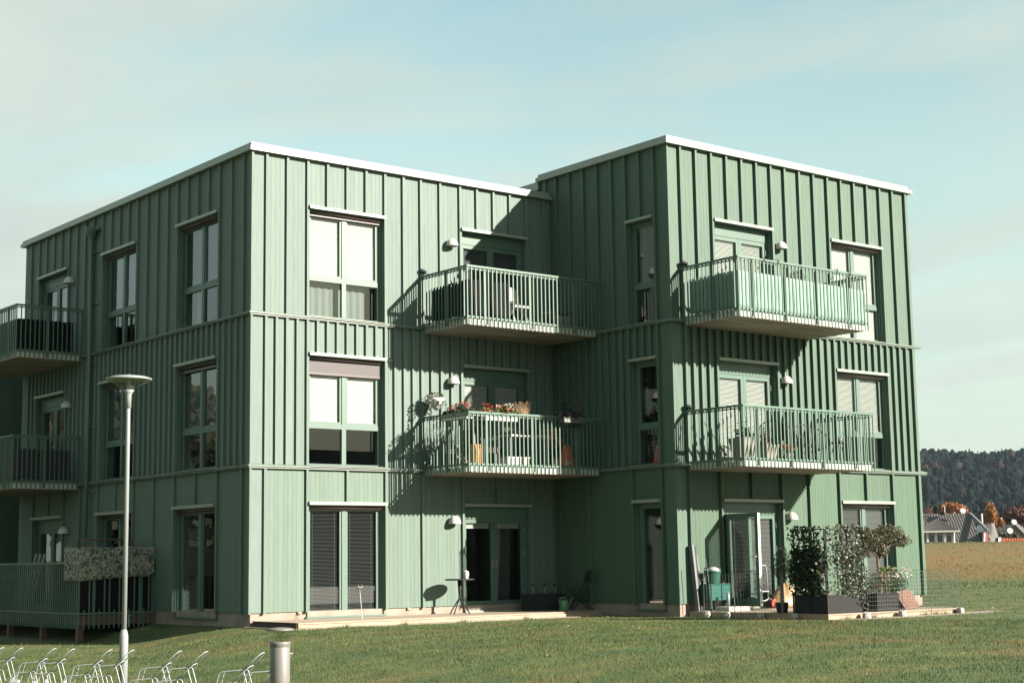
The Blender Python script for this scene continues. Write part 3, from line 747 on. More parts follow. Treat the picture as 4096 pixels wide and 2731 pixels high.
# ------------------------------------------------------------------ things on and around the building
def leafmat(name, c, var=0.35, trans=0.25, rough=0.55): return mat(name, c, rough, island=var, trans=trans, spec=0.3)
M['leaf'] = leafmat('leaf_green', (0.046, 0.074, 0.028)); M['leafd'] = leafmat('leaf_dark_green', (0.022, 0.040, 0.019))
M['leafy'] = leafmat('leaf_yellow_green', (0.101, 0.121, 0.040)); M['ivy'] = leafmat('ivy_leaf', (0.095, 0.112, 0.078), 0.5, 0.15, 0.45)
M['olive'] = leafmat('olive_leaf', (0.071, 0.068, 0.037), 0.45, 0.15, 0.5); M['dry'] = leafmat('dry_stalk', (0.248, 0.163, 0.085), 0.4, 0.2)
M['redf'] = leafmat('red_petal', (0.465, 0.028, 0.019), 0.3, 0.3); M['orangef'] = leafmat('orange_petal', (0.558, 0.093, 0.031), 0.3, 0.3)
M['whitef'] = leafmat('white_petal', (0.558, 0.542, 0.480), 0.15, 0.3); M['purplef'] = leafmat('purple_petal', (0.178, 0.093, 0.178), 0.4, 0.25)
M['pinkf'] = leafmat('pink_petal', (0.310, 0.093, 0.132), 0.4, 0.25); M['wine'] = leafmat('wine_red_leaf', (0.085, 0.025, 0.025), 0.5, 0.15)
M['terra'] = mat('terracotta', (0.279, 0.116, 0.065), 0.8, var=0.1, scale=9); M['ochre'] = mat('glazed_ochre_pot', (0.357, 0.194, 0.070), 0.25, var=0.1, scale=5)
M['greypot'] = mat('grey_beige_planter', (0.186, 0.167, 0.143), 0.8, var=0.06, scale=8); M['soil'] = mat('potting_soil', (0.031, 0.025, 0.019), 0.95)
M['oakslat'] = mat('oiled_orange_slat', (0.403, 0.178, 0.054), 0.5); M['brownup'] = mat('brown_upholstery', (0.054, 0.034, 0.028), 0.8)
M['greenbucket'] = mat('green_bucket_plastic', (0.019, 0.074, 0.050), 0.4); M['teal'] = mat('teal_cabinet_paint', (0.008, 0.075, 0.06), 0.35)
M['can'] = mat('green_watering_can_plastic', (0.085, 0.209, 0.093), 0.4); M['greyboard'] = mat('grey_painted_board', (0.105, 0.11, 0.108), 0.6, var=0.06, scale=6)
M['granite'] = mat('grey_granite', (0.310, 0.295, 0.271), 0.85, var=0.25, scale=26); M['rust'] = mat('red_brown_board', (0.105, 0.042, 0.02), 0.7, var=0.22, scale=5, stretch=(1, 1, 4))
M['gold'] = mat('golden_plastic_sack', (0.25, 0.165, 0.085), 0.45, var=0.2, scale=14); M['wire'] = mat('green_wire', (0.046, 0.065, 0.053), 0.5)
M['wicker'] = mat('black_wicker', (0.028, 0.028, 0.027), 0.7, spec=0.2); M['redpl'] = mat('red_wheel_plastic', (0.465, 0.039, 0.028), 0.4)
M['trunk'] = mat('bark', (0.109, 0.081, 0.056), 0.9, var=0.3, scale=20, bump=0.4, bscale=60)

def clump(name, P, size, mt, par, aspect=0.55, up=0.3):
    me = np_mesh(name, leaf_verts(np.asarray(P), size, aspect, up), 4); return part(name, me, mt, par)
def blooms(name, cs, r, mt, par, n=26, size=0.022):
    for c in cs: clump(name, ellip(n, c, (r, r, r*.7), .2), size, mt, par, .8, .3)

# --- wooden decks
def deck(label, x0, x1, y0, y1, zt, zb, fasc=('f', 'l', 'r'), stone=True):
    T = thing('wooden_deck', label, 'deck', ((x0+x1)/2, (y0+y1)/2, zb))
    n = int(round((y1-y0)/0.125)); w = (y1-y0)/n
    for i in range(n): piece('deck_board', M['woodgrey'], x0, x1, y0+i*w+.004, y0+(i+1)*w-.004, zt-.028+rnd.uniform(-.001, .001), zt, T)
    piece('fascia_board', M['wood'], x0-.002, x1+.002, y0-.03, y0-.001, zb-.03, zt-.034, T)
    piece('fascia_board', M['wood'], x0-.03, x0-.003, y0-.03, y1, zb-.03, zt-.005, T)
    piece('fascia_board', M['wood'], x1+.003, x1+.03, y0-.03, y1, zb-.03, zt-.005, T)
    k = int((x1-x0)/.6)
    for i in range(k+1): u = x0+.05+(x1-x0-.14)*i/k; piece('joist', M['darkwood'], u, u+.045, y0+.0, y1-.02, zb-.03, zt-.03, T)
    return T
deck('long pale pine deck in front of the sunny left wing', 0.10, 7.45, -1.66, -0.02, -0.150, -0.255)
deck('square pine deck with planters in front of the right wing', 7.96, 12.0, -7.47, -D-.02, -0.150, -0.262)
# paving strips beside the decks
mb = MB(); mb.box(-0.12, 7.5, -1.98, -1.70, -0.35, -0.246); mb.box(-0.14, -0.01, -1.7, 0.0, -0.4, -0.249); tag(part('paving', mb, M['conc'], None), kind='structure')
mb = MB(); mb.box(7.88, 12.6, -7.86, -7.51, -0.35, -0.251); mb.box(12.05, 13.4, -7.5, -7.2, -0.35, -0.2515); tag(part('paving', mb, M['conc'], None), kind='structure')
# crate-like step under the left end of the deck
T = thing('dark_step_edge', 'dark metal-edged end panel under the left end of the long deck', 'edging', (0.08, -0.9, -0.25))
part('panel', MB().box(0.045, 0.065, -1.66, -0.05, -0.27, -0.165), M['brownup'], T); part('rim', MB().box(0.03, 0.068, -1.68, -0.03, -0.163, -0.146), M['black'], T)

# --- bistro table with a lidded jar
T = thing('bistro_table', 'round black bistro table on four splayed legs on the long deck', 'table', (4.62, -0.5, -0.15))
tx, ty = 4.62, -0.52
part('table_top', MB().lathe([(0.30, 0.535), (0.305, 0.545), (0.305, 0.560), (0.298, 0.566), (0.0, 0.566)], (tx, ty, 0), 36), M['dark'], T, True)
part('column', MB().tube([(tx, ty, 0.535), (tx, ty, 0.12)], [0.045, 0.022], 12), M['black'], T, True)
for a in (0.4, 1.97, 3.54, 5.11):
    part('leg', MB().tube([(tx+.018*math.cos(a), ty+.018*math.sin(a), .5), (tx+.02*math.cos(a), ty+.02*math.sin(a), .16), (tx+.24*math.cos(a), ty+.24*math.sin(a), -.149)], .013, 8), M['black'], T, True)
T = thing('lidded_jar', 'small white lidded enamel jar standing on the bistro table', 'jar', (tx+.13, ty-.05, .566))
part('body', MB().lathe([(.045, .566), (.048, .57), (.056, .70), (.056, .705)], (tx+.13, ty-.05, 0), 20), M['white'], T, True)
part('lid', MB().lathe([(.060, .705), (.060, .712), (.035, .725), (.012, .727), (.012, .742), (0.001, .744)], (tx+.13, ty-.05, 0), 20), M['white'], T, True)
part('handle', MB().tube([(tx+.186, ty-.05, .69), (tx+.215, ty-.05, .67), (tx+.20, ty-.05, .62)], .005, 6), M['steelw'], T)
# --- rain gauge on a stick
gx, gy = 1.72, -1.20
T = thing('rain_gauge', 'clear rain gauge on a thin white stick before the blinds', 'rain gauge', (gx, gy, -.15))
part('stick', MB().tube([(gx+.06, gy, -.15), (gx, gy, .42)], .006, 6), M['white'], T)
part('gauge_tube', MB().lathe([(.022, .36), (.030, .40), (.034, .56), (.036, .565)], (gx-.01, gy, 0), 14), M['clear'], T, True)
part('holder', MB().tube([(gx-.055, gy-.03, .50), (gx-.05, gy-.04, .46), (gx+.03, gy-.04, .46), (gx+.04, gy-.03, .50)], .005, 6), M['white'], T)
# --- dark planter with solar sticks, watering can and chairs in the deep shade
T = thing('dark_planter', 'long black planter box in the shady corner of the left deck', 'planter', (6.85, -.45, -.15))
mb = MB(); mb.box(6.45, 7.35, -.62, -.28, -.149, .17); part('box', mb, M['dark'], T); mb = MB(); mb.box(6.43, 7.37, -.64, -.26, .171, .20); part('rim', mb, M['dark'], T); part('soil', MB().box(6.47, 7.33, -.6, -.3, .201, .206), M['soil'], T)
for i, (x, y, z, lean) in enumerate(((6.62, -.5, .42, .03), (6.93, -.5, .38, .02), (7.03, -.36, .42, -.02), (7.24, -.5, .40, .02))):
    T = thing('solar_light', ['pale solar stick light nearest the door in the dark planter', 'short solar stick light second from the door in the planter', 'solar stick light at the back of the dark planter', 'solar stick light at the right end of the dark planter'][i], 'garden light', (x, y, .20), 'solar stick lights in the dark planter')
    part('stick', MB().tube([(x, y, .19), (x-lean, y, z-.06)], .011, 8), M['steelw'], T, True); part('cap', MB().tube([(x-lean, y, z-.055), (x-lean*1.2, y, z)], .016, 8), M['dark'], T, True)
cx, cy = 7.02, -1.02
T = thing('watering_can', 'light green plastic watering can on the left deck', 'watering can', (cx, cy, -.15))
part('body', MB().lathe([(.105, -.149), (.112, -.14), (.095, .02), (.088, .06), (.06, .075), (.0, .078)], (cx, cy, 0), 20), M['can'], T, True)
part('spout', MB().tube([(cx+.09, cy, -.09), (cx+.15, cy, -.03), (cx+.21, cy, .07), (cx+.27, cy, .12)], [.035, .028, .020, .017], 10), M['can'], T, True)
part('handle', MB().tube([(cx+.06, cy, .06), (cx+.05, cy, .12), (cx-.06, cy, .125), (cx-.125, cy, .08), (cx-.125, cy, .0), (cx-.095, cy, -.06)], .014, 8), M['can'], T, True)
def folding_chair(label, x, y, z, rot, metal, seatm, group, cat='chair', back_h=.85):
    T = thing('folding_chair', label, cat, (x, y, z), group); T.rotation_euler = (0, 0, rot)
    def lp(name, mb, mt, sm_=False):
        me = mb.mesh(name, sm_); me.materials.append(mt); o = link(name, me, T); return o
    for s in (-.21, .21):
        lp('leg', MB().tube([(s, .22, 0), (s, -.12, .52), (s, -.20, back_h)], .011, 6), metal, True)
        lp('leg', MB().tube([(s*.9, -.24, 0), (s*.9, .20, .45)], .011, 6), metal, True)
    for i in range(5): lp('seat_slat', MB().box(-.22, .22, -.16+i*.08, -.10+i*.08, .445, .462), seatm)
    for i in range(3): lp('back_slat', MB().box(-.215, .215, -.205-i*.012+.02, -.19-i*.012+.02, .60+i*.085, .66+i*.085), seatm)
    return T
folding_chair('dark folding chair standing in the black shade beside the watering can', 7.38, -1.15, -.15, 1.1, M['black'], M['dark'], 'dark chairs in the shady corner')

# --- ground deck at the gable side
T = thing('railed_timber_deck', 'raised timber deck on posts with green railing at the gable side', 'deck', (-.8, 8, -.6))
zf = -.07
for i in range(13): a = -1.62+i*1.6/13; piece('deck_board', M['darkwood'], a, a+.115, 4.08, 12.0, zf-.028, zf, T)
mb = MB(); mb.box(-1.60, -1.55, 4.1, 12.0, zf-.19, zf-.03); part('beam', mb, M['darkwood'], T); part('beam', MB().box(-1.55, -.02, 4.1, 4.15, zf-.19, zf-.03), M['darkwood'], T)
for y in (4.28, 6.18, 8.06, 10.0, 11.9): part('post', MB().box(-1.62, -1.50, y-.06, y+.06, -1.0, zf-.031), M['darkwood'], T)
zt = zf+1.08
part('hand_rail', MB().box(-1.70, -1.645, 4.05, 12.05, zt-.02, zt+.022), M['rail'], T); part('hand_rail', MB().box(-1.644, -.0, 4.05, 4.10, zt-.019, zt+.021), M['rail'], T)
part('lower_rail', MB().box(-1.685, -1.665, 4.08, 12.0, zf+.03, zf+.066), M['rail'], T); part('lower_rail', MB().box(-1.66, -.02, 4.065, 4.085, zf+.03, zf+.066), M['rail'], T)
for i in range(73):
    y = 4.075+i*.11
    if i == 0 or True: piece('baluster', M['rail'], -1.69, -1.667, y-.0125, y+.0125, zf-.26, zt-.021, T)
for i in range(1, 16):
    x = -1.675+i*.11
    if i % 3 != 1: piece('baluster', M['rail'], x-.0125, x+.0125, 4.06, 4.083, zf-.26, zt-.021, T)
    else: piece('baluster', M['rail'], x-.0125, x+.0125, 4.06, 4.083, zf-.26, zf+.12, T)
for x in (-1.35, -.30): part('rail_post', MB().box(x-.03, x+.03, 4.084, 4.10, zf-.2, zt-.03), M['rail'], T)
part('deck_shade_sheet', MB().box(-1.58, .02, 4.15, 12.0, -.70, -.58), M['soil'], None)['kind'] = 'structure'  # dark sheet standing in for the deep shade beneath the deck
def floral():
    m = bpy.data.materials.new('floral_print_cloth'); m.use_nodes = True; t = m.node_tree; b = t.nodes['Principled BSDF']; L = t.links.new; b.inputs['Roughness'].default_value = .9
    g_ = t.nodes.new('ShaderNodeNewGeometry')
    n1 = t.nodes.new('ShaderNodeTexNoise'); n1.inputs['Scale'].default_value = 6.5; n1.inputs['Detail'].default_value = 3; n1.inputs['Distortion'].default_value = 1.6; L(g_.outputs['Position'], n1.inputs['Vector'])
    r1 = t.nodes.new('ShaderNodeValToRGB'); r1.color_ramp.interpolation = 'CONSTANT'; e = r1.color_ramp.elements
    e[0].position = 0; e[0].color = (.018, .040, .034, 1); e[1].position = .43; e[1].color = (.045, .075, .060, 1)
    for p_, c_ in ((.50, (.17, .155, .125)), (.60, (.022, .05, .040)), (.66, (.15, .135, .11))): q_ = e.new(p_); q_.color = (*c_, 1)
    L(n1.outputs[0], r1.inputs[0])
    n2 = t.nodes.new('ShaderNodeTexNoise'); n2.inputs['Scale'].default_value = 15; n2.inputs['Detail'].default_value = 3; n2.inputs['Distortion'].default_value = 1.0; L(g_.outputs['Position'], n2.inputs['Vector'])
    r2 = t.nodes.new('ShaderNodeValToRGB'); r2.color_ramp.elements[0].position = .52; r2.color_ramp.elements[0].color = (0, 0, 0, 1); r2.color_ramp.elements[1].position = .56; L(n2.outputs[0], r2.inputs[0])
    mx_ = t.nodes.new('ShaderNodeMix'); mx_.data_type = 'RGBA'; L(r2.outputs[0], mx_.inputs[0]); L(r1.outputs[0], mx_.inputs[6]); mx_.inputs[7].default_value = (.25, .225, .18, 1); L(mx_.outputs[2], b.inputs['Base Color']); return m
def hung(name, pts, z0f, z1f, mt, label, cat, th=.006, ripple=.01, n=60, group=None):
    """cloth hung along a polyline (x, y); z0f/z1f give bottom and top along t"""
    P = [Vector((*p, 0)) for p in pts]; ls = [(b-a).length for a, b in zip(P, P[1:])]; tot = sum(ls); mb = MB(); rows = 8; grid = []
    for i in range(n+1):
        s_ = tot*i/n; k = 0
        while k < len(ls)-1 and s_ > ls[k]: s_ -= ls[k]; k += 1
        p = P[k].lerp(P[k+1], min(1, s_/ls[k])); d = (P[k+1]-P[k]).normalized(); nn = Vector((d.y, -d.x, 0)); t = i/n
        col_ = []
        for j in range(rows+1):
            v = j/rows; z = z0f(t)*(1-v)+z1f(t)*v
            o_ = ripple*(math.sin(t*tot*11)*.7+math.sin(t*tot*27+v*3)*.4+math.sin(v*7+t*9)*.3)*(1-.5*v)
            q = p+nn*o_; col_.append((q.x, q.y, z))
        grid.append(col_)
    b0 = len(mb.v)
    for c_ in grid: mb.v += c_
    for i in range(n):
        for j in range(rows): a = b0+i*(rows+1)+j; mb.face((a, a+rows+1, a+rows+2, a+1))
    o = single(name, mb, mt, label, cat, group, smooth=True)
    sd = o.modifiers.new('thickness', 'SOLIDIFY'); sd.thickness = th
    return o
hung('patterned_screen', [(-1.73, 4.75), (-1.72, 4.03), (-.02, 4.02)], lambda t: .64+.07*sm((t-.3)/.5)+(.06 if t > .96 else 0), lambda t: 1.33+.012*math.sin(t*19), floral(), 'floral patterned cloth tied over the corner of the gable deck railing', 'screen cloth', ripple=.012)
hung('windbreak', [(-1.61, 5.6), (-1.61, 4.13), (-.06, 4.13)], lambda t: -.02, lambda t: .98, M['clothblack'], 'black windbreak cloth behind the gable deck balusters', 'windbreak', ripple=.006)
for i, (x0, zb_, zt_) in enumerate(((0, 5.92, 6.62), (1, 2.93, 3.62))):
    hung('privacy_screen', [(-.25, 8.07), (-1.57, 8.07), (-1.58, 11.9)], lambda t, z=zb_: z, lambda t, z=zt_: z, M['clothblack'] if i == 0 else mat('plum_cloth', (.030, .026, .031), .9), ['black privacy cloth behind the railing of the top gable balcony', 'plum grey privacy cloth behind the railing of the middle gable balcony'][i], 'privacy screen', ripple=.006)
T = thing('timber_rack', 'thin timber rack frame standing behind the floral cloth', 'rack', (-.75, 4.7, zf))
for (x, y) in ((-1.35, 4.5), (-.35, 4.5), (-1.35, 4.95), (-.35, 4.95)): part('post', MB().box(x-.02, x+.02, y-.02, y+.02, zf, 1.50), M['darkwood'], T)
for z in (.5, 1.48): part('shelf', MB().box(-1.36, -.34, 4.49, 4.96, z, z+.025), M['darkwood'], T)
for i in range(3):
    T = single('pale_pole', MB().tube([(-.55-.02*i, 9.95-.22*i, zf), (-.30-.0*i, 9.8-.26*i, 1.25)], .035, 8), M['steelw'], ['leftmost of three pale poles leaning on the gable wall', 'middle of three pale poles leaning on the gable wall', 'rightmost of three pale poles leaning on the gable wall'][i], 'pole', 'pale poles at the gable deck')
T = thing('deck_pot', 'small pale pot on a stand beside the gable door', 'pot', (-.45, 8.3, zf)); part('pot', MB().lathe([(.06, .42), (.075, .60), (.085, .61), (.085, .65)], (-.45, 8.3, 0), 14), M['steelw'], T, True); part('stand', MB().lathe([(.16, zf), (.03, zf+.05), (.03, .40), (.14, .418)], (-.45, 8.3, 0), 14), M['dark'], T)
T = thing('orange_pumpkin_pot', 'dim orange rounded pot in the shade by the gable door', 'pot', (-.6, 7.6, zf)); part('pot', MB().lathe([(.08, .45), (.17, .55), (.18, .68), (.10, .80), (.09, .82)], (-.6, 7.6, 0), 18), M['terra'], T, True); part('stool', MB().lathe([(.18, zf), (.04, zf+.1), (.04, .40), (.2, .449)], (-.6, 7.6, 0), 14), M['dark'], T)
T = thing('storage_chest', 'pale slatted chest half hidden behind the gable deck balusters', 'chest', (-1.2, 10.8, zf))
for i in range(6): piece('slat', M['steelw'], -1.45, -1.42, 9.6+i*.28, 9.82+i*.28, zf+.01, .68, T)
part('body', MB().box(-1.415, -.95, 9.6, 11.25, zf+.01, .66), M['dark'], T)

# --- top balcony of the left wing
zA3, zA2, zB3, zB2 = 6.92-1.055, 3.91-1.055, 6.92-1.055, 3.91-1.055
hung('privacy_cloth', [(4.12, -.30), (4.12, -1.585), (5.17, -1.585)], lambda t: 5.92, lambda t: 6.64+.03*t, M['clothblack'], 'black pleated cloth hung inside the corner of the top left-wing balcony', 'privacy screen', ripple=.028, n=110)
T = thing('slatted_chair', 'white folding chair with rounded slatted back on the top balcony', 'chair', (5.92, -.85, zA3))
for i in range(9):
    z = 6.42+i*.035; hw = .19*math.sqrt(max(.05, 1-((z-6.52)/.26)**2)); part('back_slat', MB().box(5.95-hw, 5.95+hw, -.72, -.705, z, z+.030), M['white'], T)
part('back_rim', MB().tube([(5.95+.20*math.cos(a), -.715, 6.52+.245*math.sin(a)) for a in np.linspace(-.5, math.pi+.5, 18)], .014, 6), M['white'], T, True)
part('seat', MB().box(5.74, 6.14, -1.10, -.72, 6.29, 6.33), M['white'], T)
for s in (5.76, 6.12):
    part('leg', MB().tube([(s, -.70, 6.5), (s, -.98, 6.2), (s, -1.12, zA3)], .016, 6), M['white'], T); part('leg', MB().tube([(s, -1.05, 6.3), (s, -.62, zA3)], .016, 6), M['white'], T)
T = thing('white_box', 'small white box on the floor of the top left-wing balcony', 'box', (4.92, -1.35, zA3)); part('box', MB().box(4.80, 5.02, -1.45, -1.30, zA3, zA3+.13), M['white'], T); part('lid', MB().box(4.84, 4.92, -1.44, -1.36, zA3+.131, zA3+.20), M['white'], T)
for i, (x, y, h) in enumerate(((6.95, -1.1, .27), (7.22, -1.0, .3))):
    T = thing('flower_pot', ['pale pot of red flowers at the right end of the top balcony', 'second pale pot of red flowers against the dark wall on the top balcony'][i], 'flower pot', (x, y, zA3), 'flower pots on the top left balcony')
    part('pot', MB().lathe([(.09, zA3), (.125, zA3+h), (.135, zA3+h), (.135, zA3+h+.03)], (x, y, 0), 16), M['white'], T, True)
    clump('foliage', ellip(160, (x, y, zA3+h+.05), (.17, .17, .10)), .05, M['leafd'], T); blooms('bloom', [(x+rnd.uniform(-.13, .13), y+rnd.uniform(-.12, .1), zA3+h+.08+rnd.uniform(0, .09)) for _ in range(6)], .03, M['redf'], T, 14)
def wire_chair(x, y, z, label, group):
    T = thing('wire_chair', label, 'chair', (x, y, z), group)
    for i in range(2): part('leg', MB().tube([(x-.2+.4*i, y-.2, z), (x-.2+.4*i, y-.19, z+.26), (x-.14+.28*i, y-.17, z+.31)], .008, 6), M['galv'], T)
    part('arch', MB().tube([(x-.22*math.cos(a), y+.02, z+.30*math.sin(a)+.02) for a in np.linspace(0, math.pi, 14)], .008, 6), M['galv'], T); part('seat', MB().lathe([(.19, z+.30), (.2, z+.31), (.19, z+.325), (.0, z+.325)], (x, y-.05, 0), 16), M['galv'], T)
    part('leg', MB().tube([(x, y+.15, z), (x, y+.10, z+.30)], .008, 6), M['galv'], T)
wire_chair(6.55, -1.2, zA3, 'low wire stool with arched legs on the top left-wing balcony', None)

# --- middle balcony of the left wing
def flower_box(label, x0, x1, y, z, along='x', bx=M['white'], kinds=(), fol=M['leaf'], h=.16, n=420, spill=0.0, bh=.11):
    c = ((x0+x1)/2, y, z) if along == 'x' else (y, (x0+x1)/2, z)
    T = thing('flower_box', label, 'flower box', c)
    if along == 'x': part('box', MB().box(x0, x1, y-.08, y+.08, z-bh, z), bx, T); part('hook', MB().box((x0+x1)/2-.01, (x0+x1)/2+.01, y-.10, y+.10, z-.02, z+.012), M['dark'], T)
    else: part('box', MB().box(y-.08, y+.08, x0, x1, z-bh, z), bx, T); part('hook', MB().box(y-.10, y+.10, (x0+x1)/2-.01, (x0+x1)/2+.01, z-.02, z+.012), M['dark'], T)
    m_ = lambda u, v, zz: (u, y+v, zz) if along == 'x' else (y+v, u, zz)
    us = rng.uniform(x0, x1, n); vs = rng.normal(0, .07, n); zs = z + .01 + h*rng.random(n)*np.clip(1.0+.5*np.sin(us*9), .4, 1.4) - spill*rng.random(n)
    clump('foliage', [m_(a, b, c_) for a, b, c_ in zip(us, vs, zs)], .05, fol, T, .7)
    for (mt, cnt, uu0, uu1, hh) in kinds:
        blooms('bloom', [m_(rnd.uniform(uu0, uu1), rnd.uniform(-.09, .09), z+hh+rnd.uniform(-.05, .06)-spill*rnd.random()) for _ in range(cnt)], .038, M[mt], T, 22, .026)
    return T
flower_box('white flower box of red geraniums on the short side rail of the middle balcony', -1.6, -.72, 4.12, 3.90, 'y', kinds=(('redf', 6, -1.6, -1.25, .17), ('redf', 3, -1.25, -1.0, .10), ('orangef', 4, -1.0, -.75, .16)), fol=M['leafd'])
flower_box('white flower box of red and white geraniums on the front rail', 4.48, 5.32, -1.56, 3.88, 'x', kinds=(('redf', 6, 4.5, 4.85, .18), ('orangef', 4, 4.5, 4.9, .12), ('redf', 5, 4.95, 5.12, .17), ('whitef', 3, 4.88, 4.98, .2), ('whitef', 6, 5.1, 5.32, .2)), fol=M['leafy'])
flower_box('pale box of trailing purple petunias hung outside the middle balcony rail', 6.42, 7.0, -1.78, 3.90, 'x', kinds=(('purplef', 44, 6.22, 7.02, .17), ('pinkf', 12, 6.5, 7.02, .08), ('redf', 2, 6.82, 6.92, .26)), fol=M['leafd'], spill=.24, h=.30, bx=M['greyboard'], n=650)
T = thing('terracotta_pot', 'small terracotta pot on the front rail between the geraniums', 'flower pot', (5.02, -1.66, 3.93)); part('pot', MB().lathe([(.045, 3.935), (.06, 4.0), (.066, 4.0), (.066, 4.02), (.0, 4.02)], (5.02, -1.66, 0), 14), M['terra'], T, True); clump('foliage', ellip(60, (5.02, -1.66, 4.05), (.06, .06, .05)), .04, M['leaf'], T)
T = thing('dried_grass_pot', 'black hanging pot of dry brown stalks on the front rail', 'plant pot', (5.55, -1.5, 3.7)); part('pot', MB().lathe([(.10, 3.62), (.17, 3.85), (.18, 3.86), (.0, 3.86)], (5.55, -1.48, 0), 16), M['dark'], T, True)
st = []
for _ in range(260):
    a = rnd.uniform(0, 6.28); r = rnd.uniform(0, .14); l = rnd.uniform(.12, .36); x, y = 5.55+r*math.cos(a), -1.48+r*math.sin(a); ox, oy = rnd.gauss(0, .05)+.1*math.cos(a)*l*2, rnd.gauss(0, .05)
    st += [(x-.004, y, 3.85), (x+.004, y, 3.85), (x+ox, y+oy, 3.85+l)]
part('stalks', np_mesh('stalks', st, 3), M['dry'], T); clump('seed_heads', [(v[0], v[1], v[2]) for v in st[2::3]], .028, M['dry'], T, .5, 1.0)
T = thing('hanging_basket', 'white wicker wall basket with trailing ivy left of the middle balcony', 'hanging basket', (4.22, -.25, 4.1)); bx_, by_ = 4.22, -.30
part('basket', MB().lathe([(.02, 4.06), (.09, 4.12), (.17, 4.27), (.185, 4.32), (.17, 4.32), (.0, 4.30)], (bx_, by_, 0), 20), M['white'], T, True)
part('bracket', MB().tube([(bx_, -.0, 4.42), (bx_, by_, 4.44), (bx_, by_, 4.33)], .008, 6), M['dark'], T)
P = np.concatenate([ellip(90, (bx_, by_, 4.34), (.22, .16, .10))] + [np.stack([np.full(14, bx_-.22-.02*k)+rng.normal(0, .03, 14), np.full(14, by_-.05*k)+rng.normal(0, .03, 14), 4.33-np.linspace(0, .25+.1*k, 14)], 1) for k in range(4)] + [np.stack([bx_+rng.normal(0, .10, 40), by_-.14+rng.normal(0, .03, 40), 4.28-np.abs(rng.normal(0, .09, 40))], 1)])
clump('ivy', P, .055, M['ivy'], T, .9)
T = thing('potted_palm', 'feathery potted palm in the left corner of the middle balcony', 'potted plant', (4.35, -.55, zA2)); part('pot', MB().lathe([(.11, zA2), (.15, zA2+.28), (.16, zA2+.28), (.0, zA2+.27)], (4.38, -.55, 0), 16), M['dark'], T, True)
pv = []
for k in range(16):
    a = k*2.4; el = rnd.uniform(.5, 1.3); L0 = rnd.uniform(.45, .75); p = Vector((4.38, -.55, zA2+.35)); d = Vector((math.cos(a)*math.cos(el), math.sin(a)*math.cos(el), math.sin(el)))
    for q in range(14):
        p = p+d*(L0/14); d = (d+Vector((0, 0, -.075))).normalized(); sd_ = d.cross(Vector((0, 0, 1))).normalized()
        for s in (-1, 1): t_ = p+sd_*s*.12+d*.09; w_ = d*.008; pv += [tuple(p-w_), tuple(p+w_), tuple(t_)]
part('fronds', np_mesh('fronds', pv, 3), M['leafd'], T); part('stem', MB().tube([(4.38, -.55, zA2+.27), (4.38, -.55, zA2+.4)], .03, 8), M['trunk'], T)
for i in range(6):
    x = 4.25+.075*i; single('garden_stake', MB().tube([(x+.03*i, -.80-.02*i, zA2+.03), (x-.02, -.42, zA2+.62-.03*i)], .017, 6), M['greyboard' if i % 2 else 'darkwood'], ['leftmost of the bundled stakes below the palm', 'second of the bundled stakes below the palm', 'third of the bundled stakes below the palm', 'fourth of the bundled stakes below the palm', 'fifth of the bundled stakes below the palm', 'rightmost of the bundled stakes below the palm'][i], 'stake', 'stakes bundled on the middle balcony')
T = thing('rubber_plant', 'tall rubber plant in a glazed ochre pot behind the front balusters', 'potted plant', (4.62, -1.1, zA2)); px_, py_ = 4.58, -1.15
part('pot', MB().lathe([(.10, zA2+.02), (.125, zA2+.06), (.135, zA2+.30), (.12, zA2+.42), (.125, zA2+.45), (.0, zA2+.44)], (px_, py_, 0), 20), M['ochre'], T, True)
part('cane', MB().tube([(px_, py_, zA2+.4), (px_-.01, py_, zA2+.75), (px_+.02, py_, zA2+1.05)], .010, 6), M['white'], T); clump('foliage', ellip(36, (px_+.03, py_, zA2+.92), (.17, .14, .20), .3), .15, M['leaf'], T, .55)
T = thing('armchair', 'dark brown armchair behind the ochre pot on the middle balcony', 'armchair', (5.05, -.75, zA2))
part('seat', MB().box(4.86, 5.40, -1.02, -.48, zA2+.30, zA2+.42), M['brownup'], T); part('backrest', MB().box(4.80, 4.90, -1.02, -.46, zA2+.42, zA2+.80), M['brownup'], T)
for y in (-1.06, -.44):
    part('arm_rest', MB().bar((4.84, y, zA2+.55), (5.42, y, zA2+.62), .05, .035), M['dark'], T)
    for x in (4.88, 5.38): part('leg', MB().box(x-.02, x+.02, y-.02, y+.02, zA2+.03, zA2+.56), M['dark'], T)
T = thing('garden_table', 'white rectangular garden table on the middle balcony of the left wing', 'table', (6.0, -.85, zA2))
part('table_top', MB().box(5.50, 6.62, -1.15, -.55, zA2+.66, zA2+.70), M['white'], T)
for x in (5.56, 6.56):
    for y in (-1.09, -.61): part('leg', MB().tube([(x, y, zA2+.66), (x, y, zA2+.03)], .016, 8), M['galv'], T)
T = thing('grey_cushion', 'grey cushion and blanket lying on the white garden table', 'cushion', (5.85, -.85, zA2+.70)); part('cushion', MB().lathe([(.10, zA2+.70), (.30, zA2+.73), (.33, zA2+.80), (.22, zA2+.87), (.0, zA2+.88)], (5.80, -.85, 0), 18, sx=1.0, sy=.7), M['greypot'], T, True); part('blanket', MB().lathe([(.05, zA2+.70), (.16, zA2+.72), (.17, zA2+.82), (.08, zA2+.87), (.0, zA2+.875)], (6.22, -.80, 0), 14, sy=.8), M['dark'], T, True)
ch = folding_chair('steel folding chair with an orange wooden seat beside the white table', 6.86, -.98, zA2+.03, -1.35, M['galv'], M['oakslat'], None, back_h=.88)
T = thing('white_crate', 'low white ribbed plastic crate on the middle balcony floor', 'crate', (5.55, -1.25, zA2)); part('bottom', MB().box(5.26, 5.80, -1.38, -1.12, zA2+.03, zA2+.05), M['white'], T)
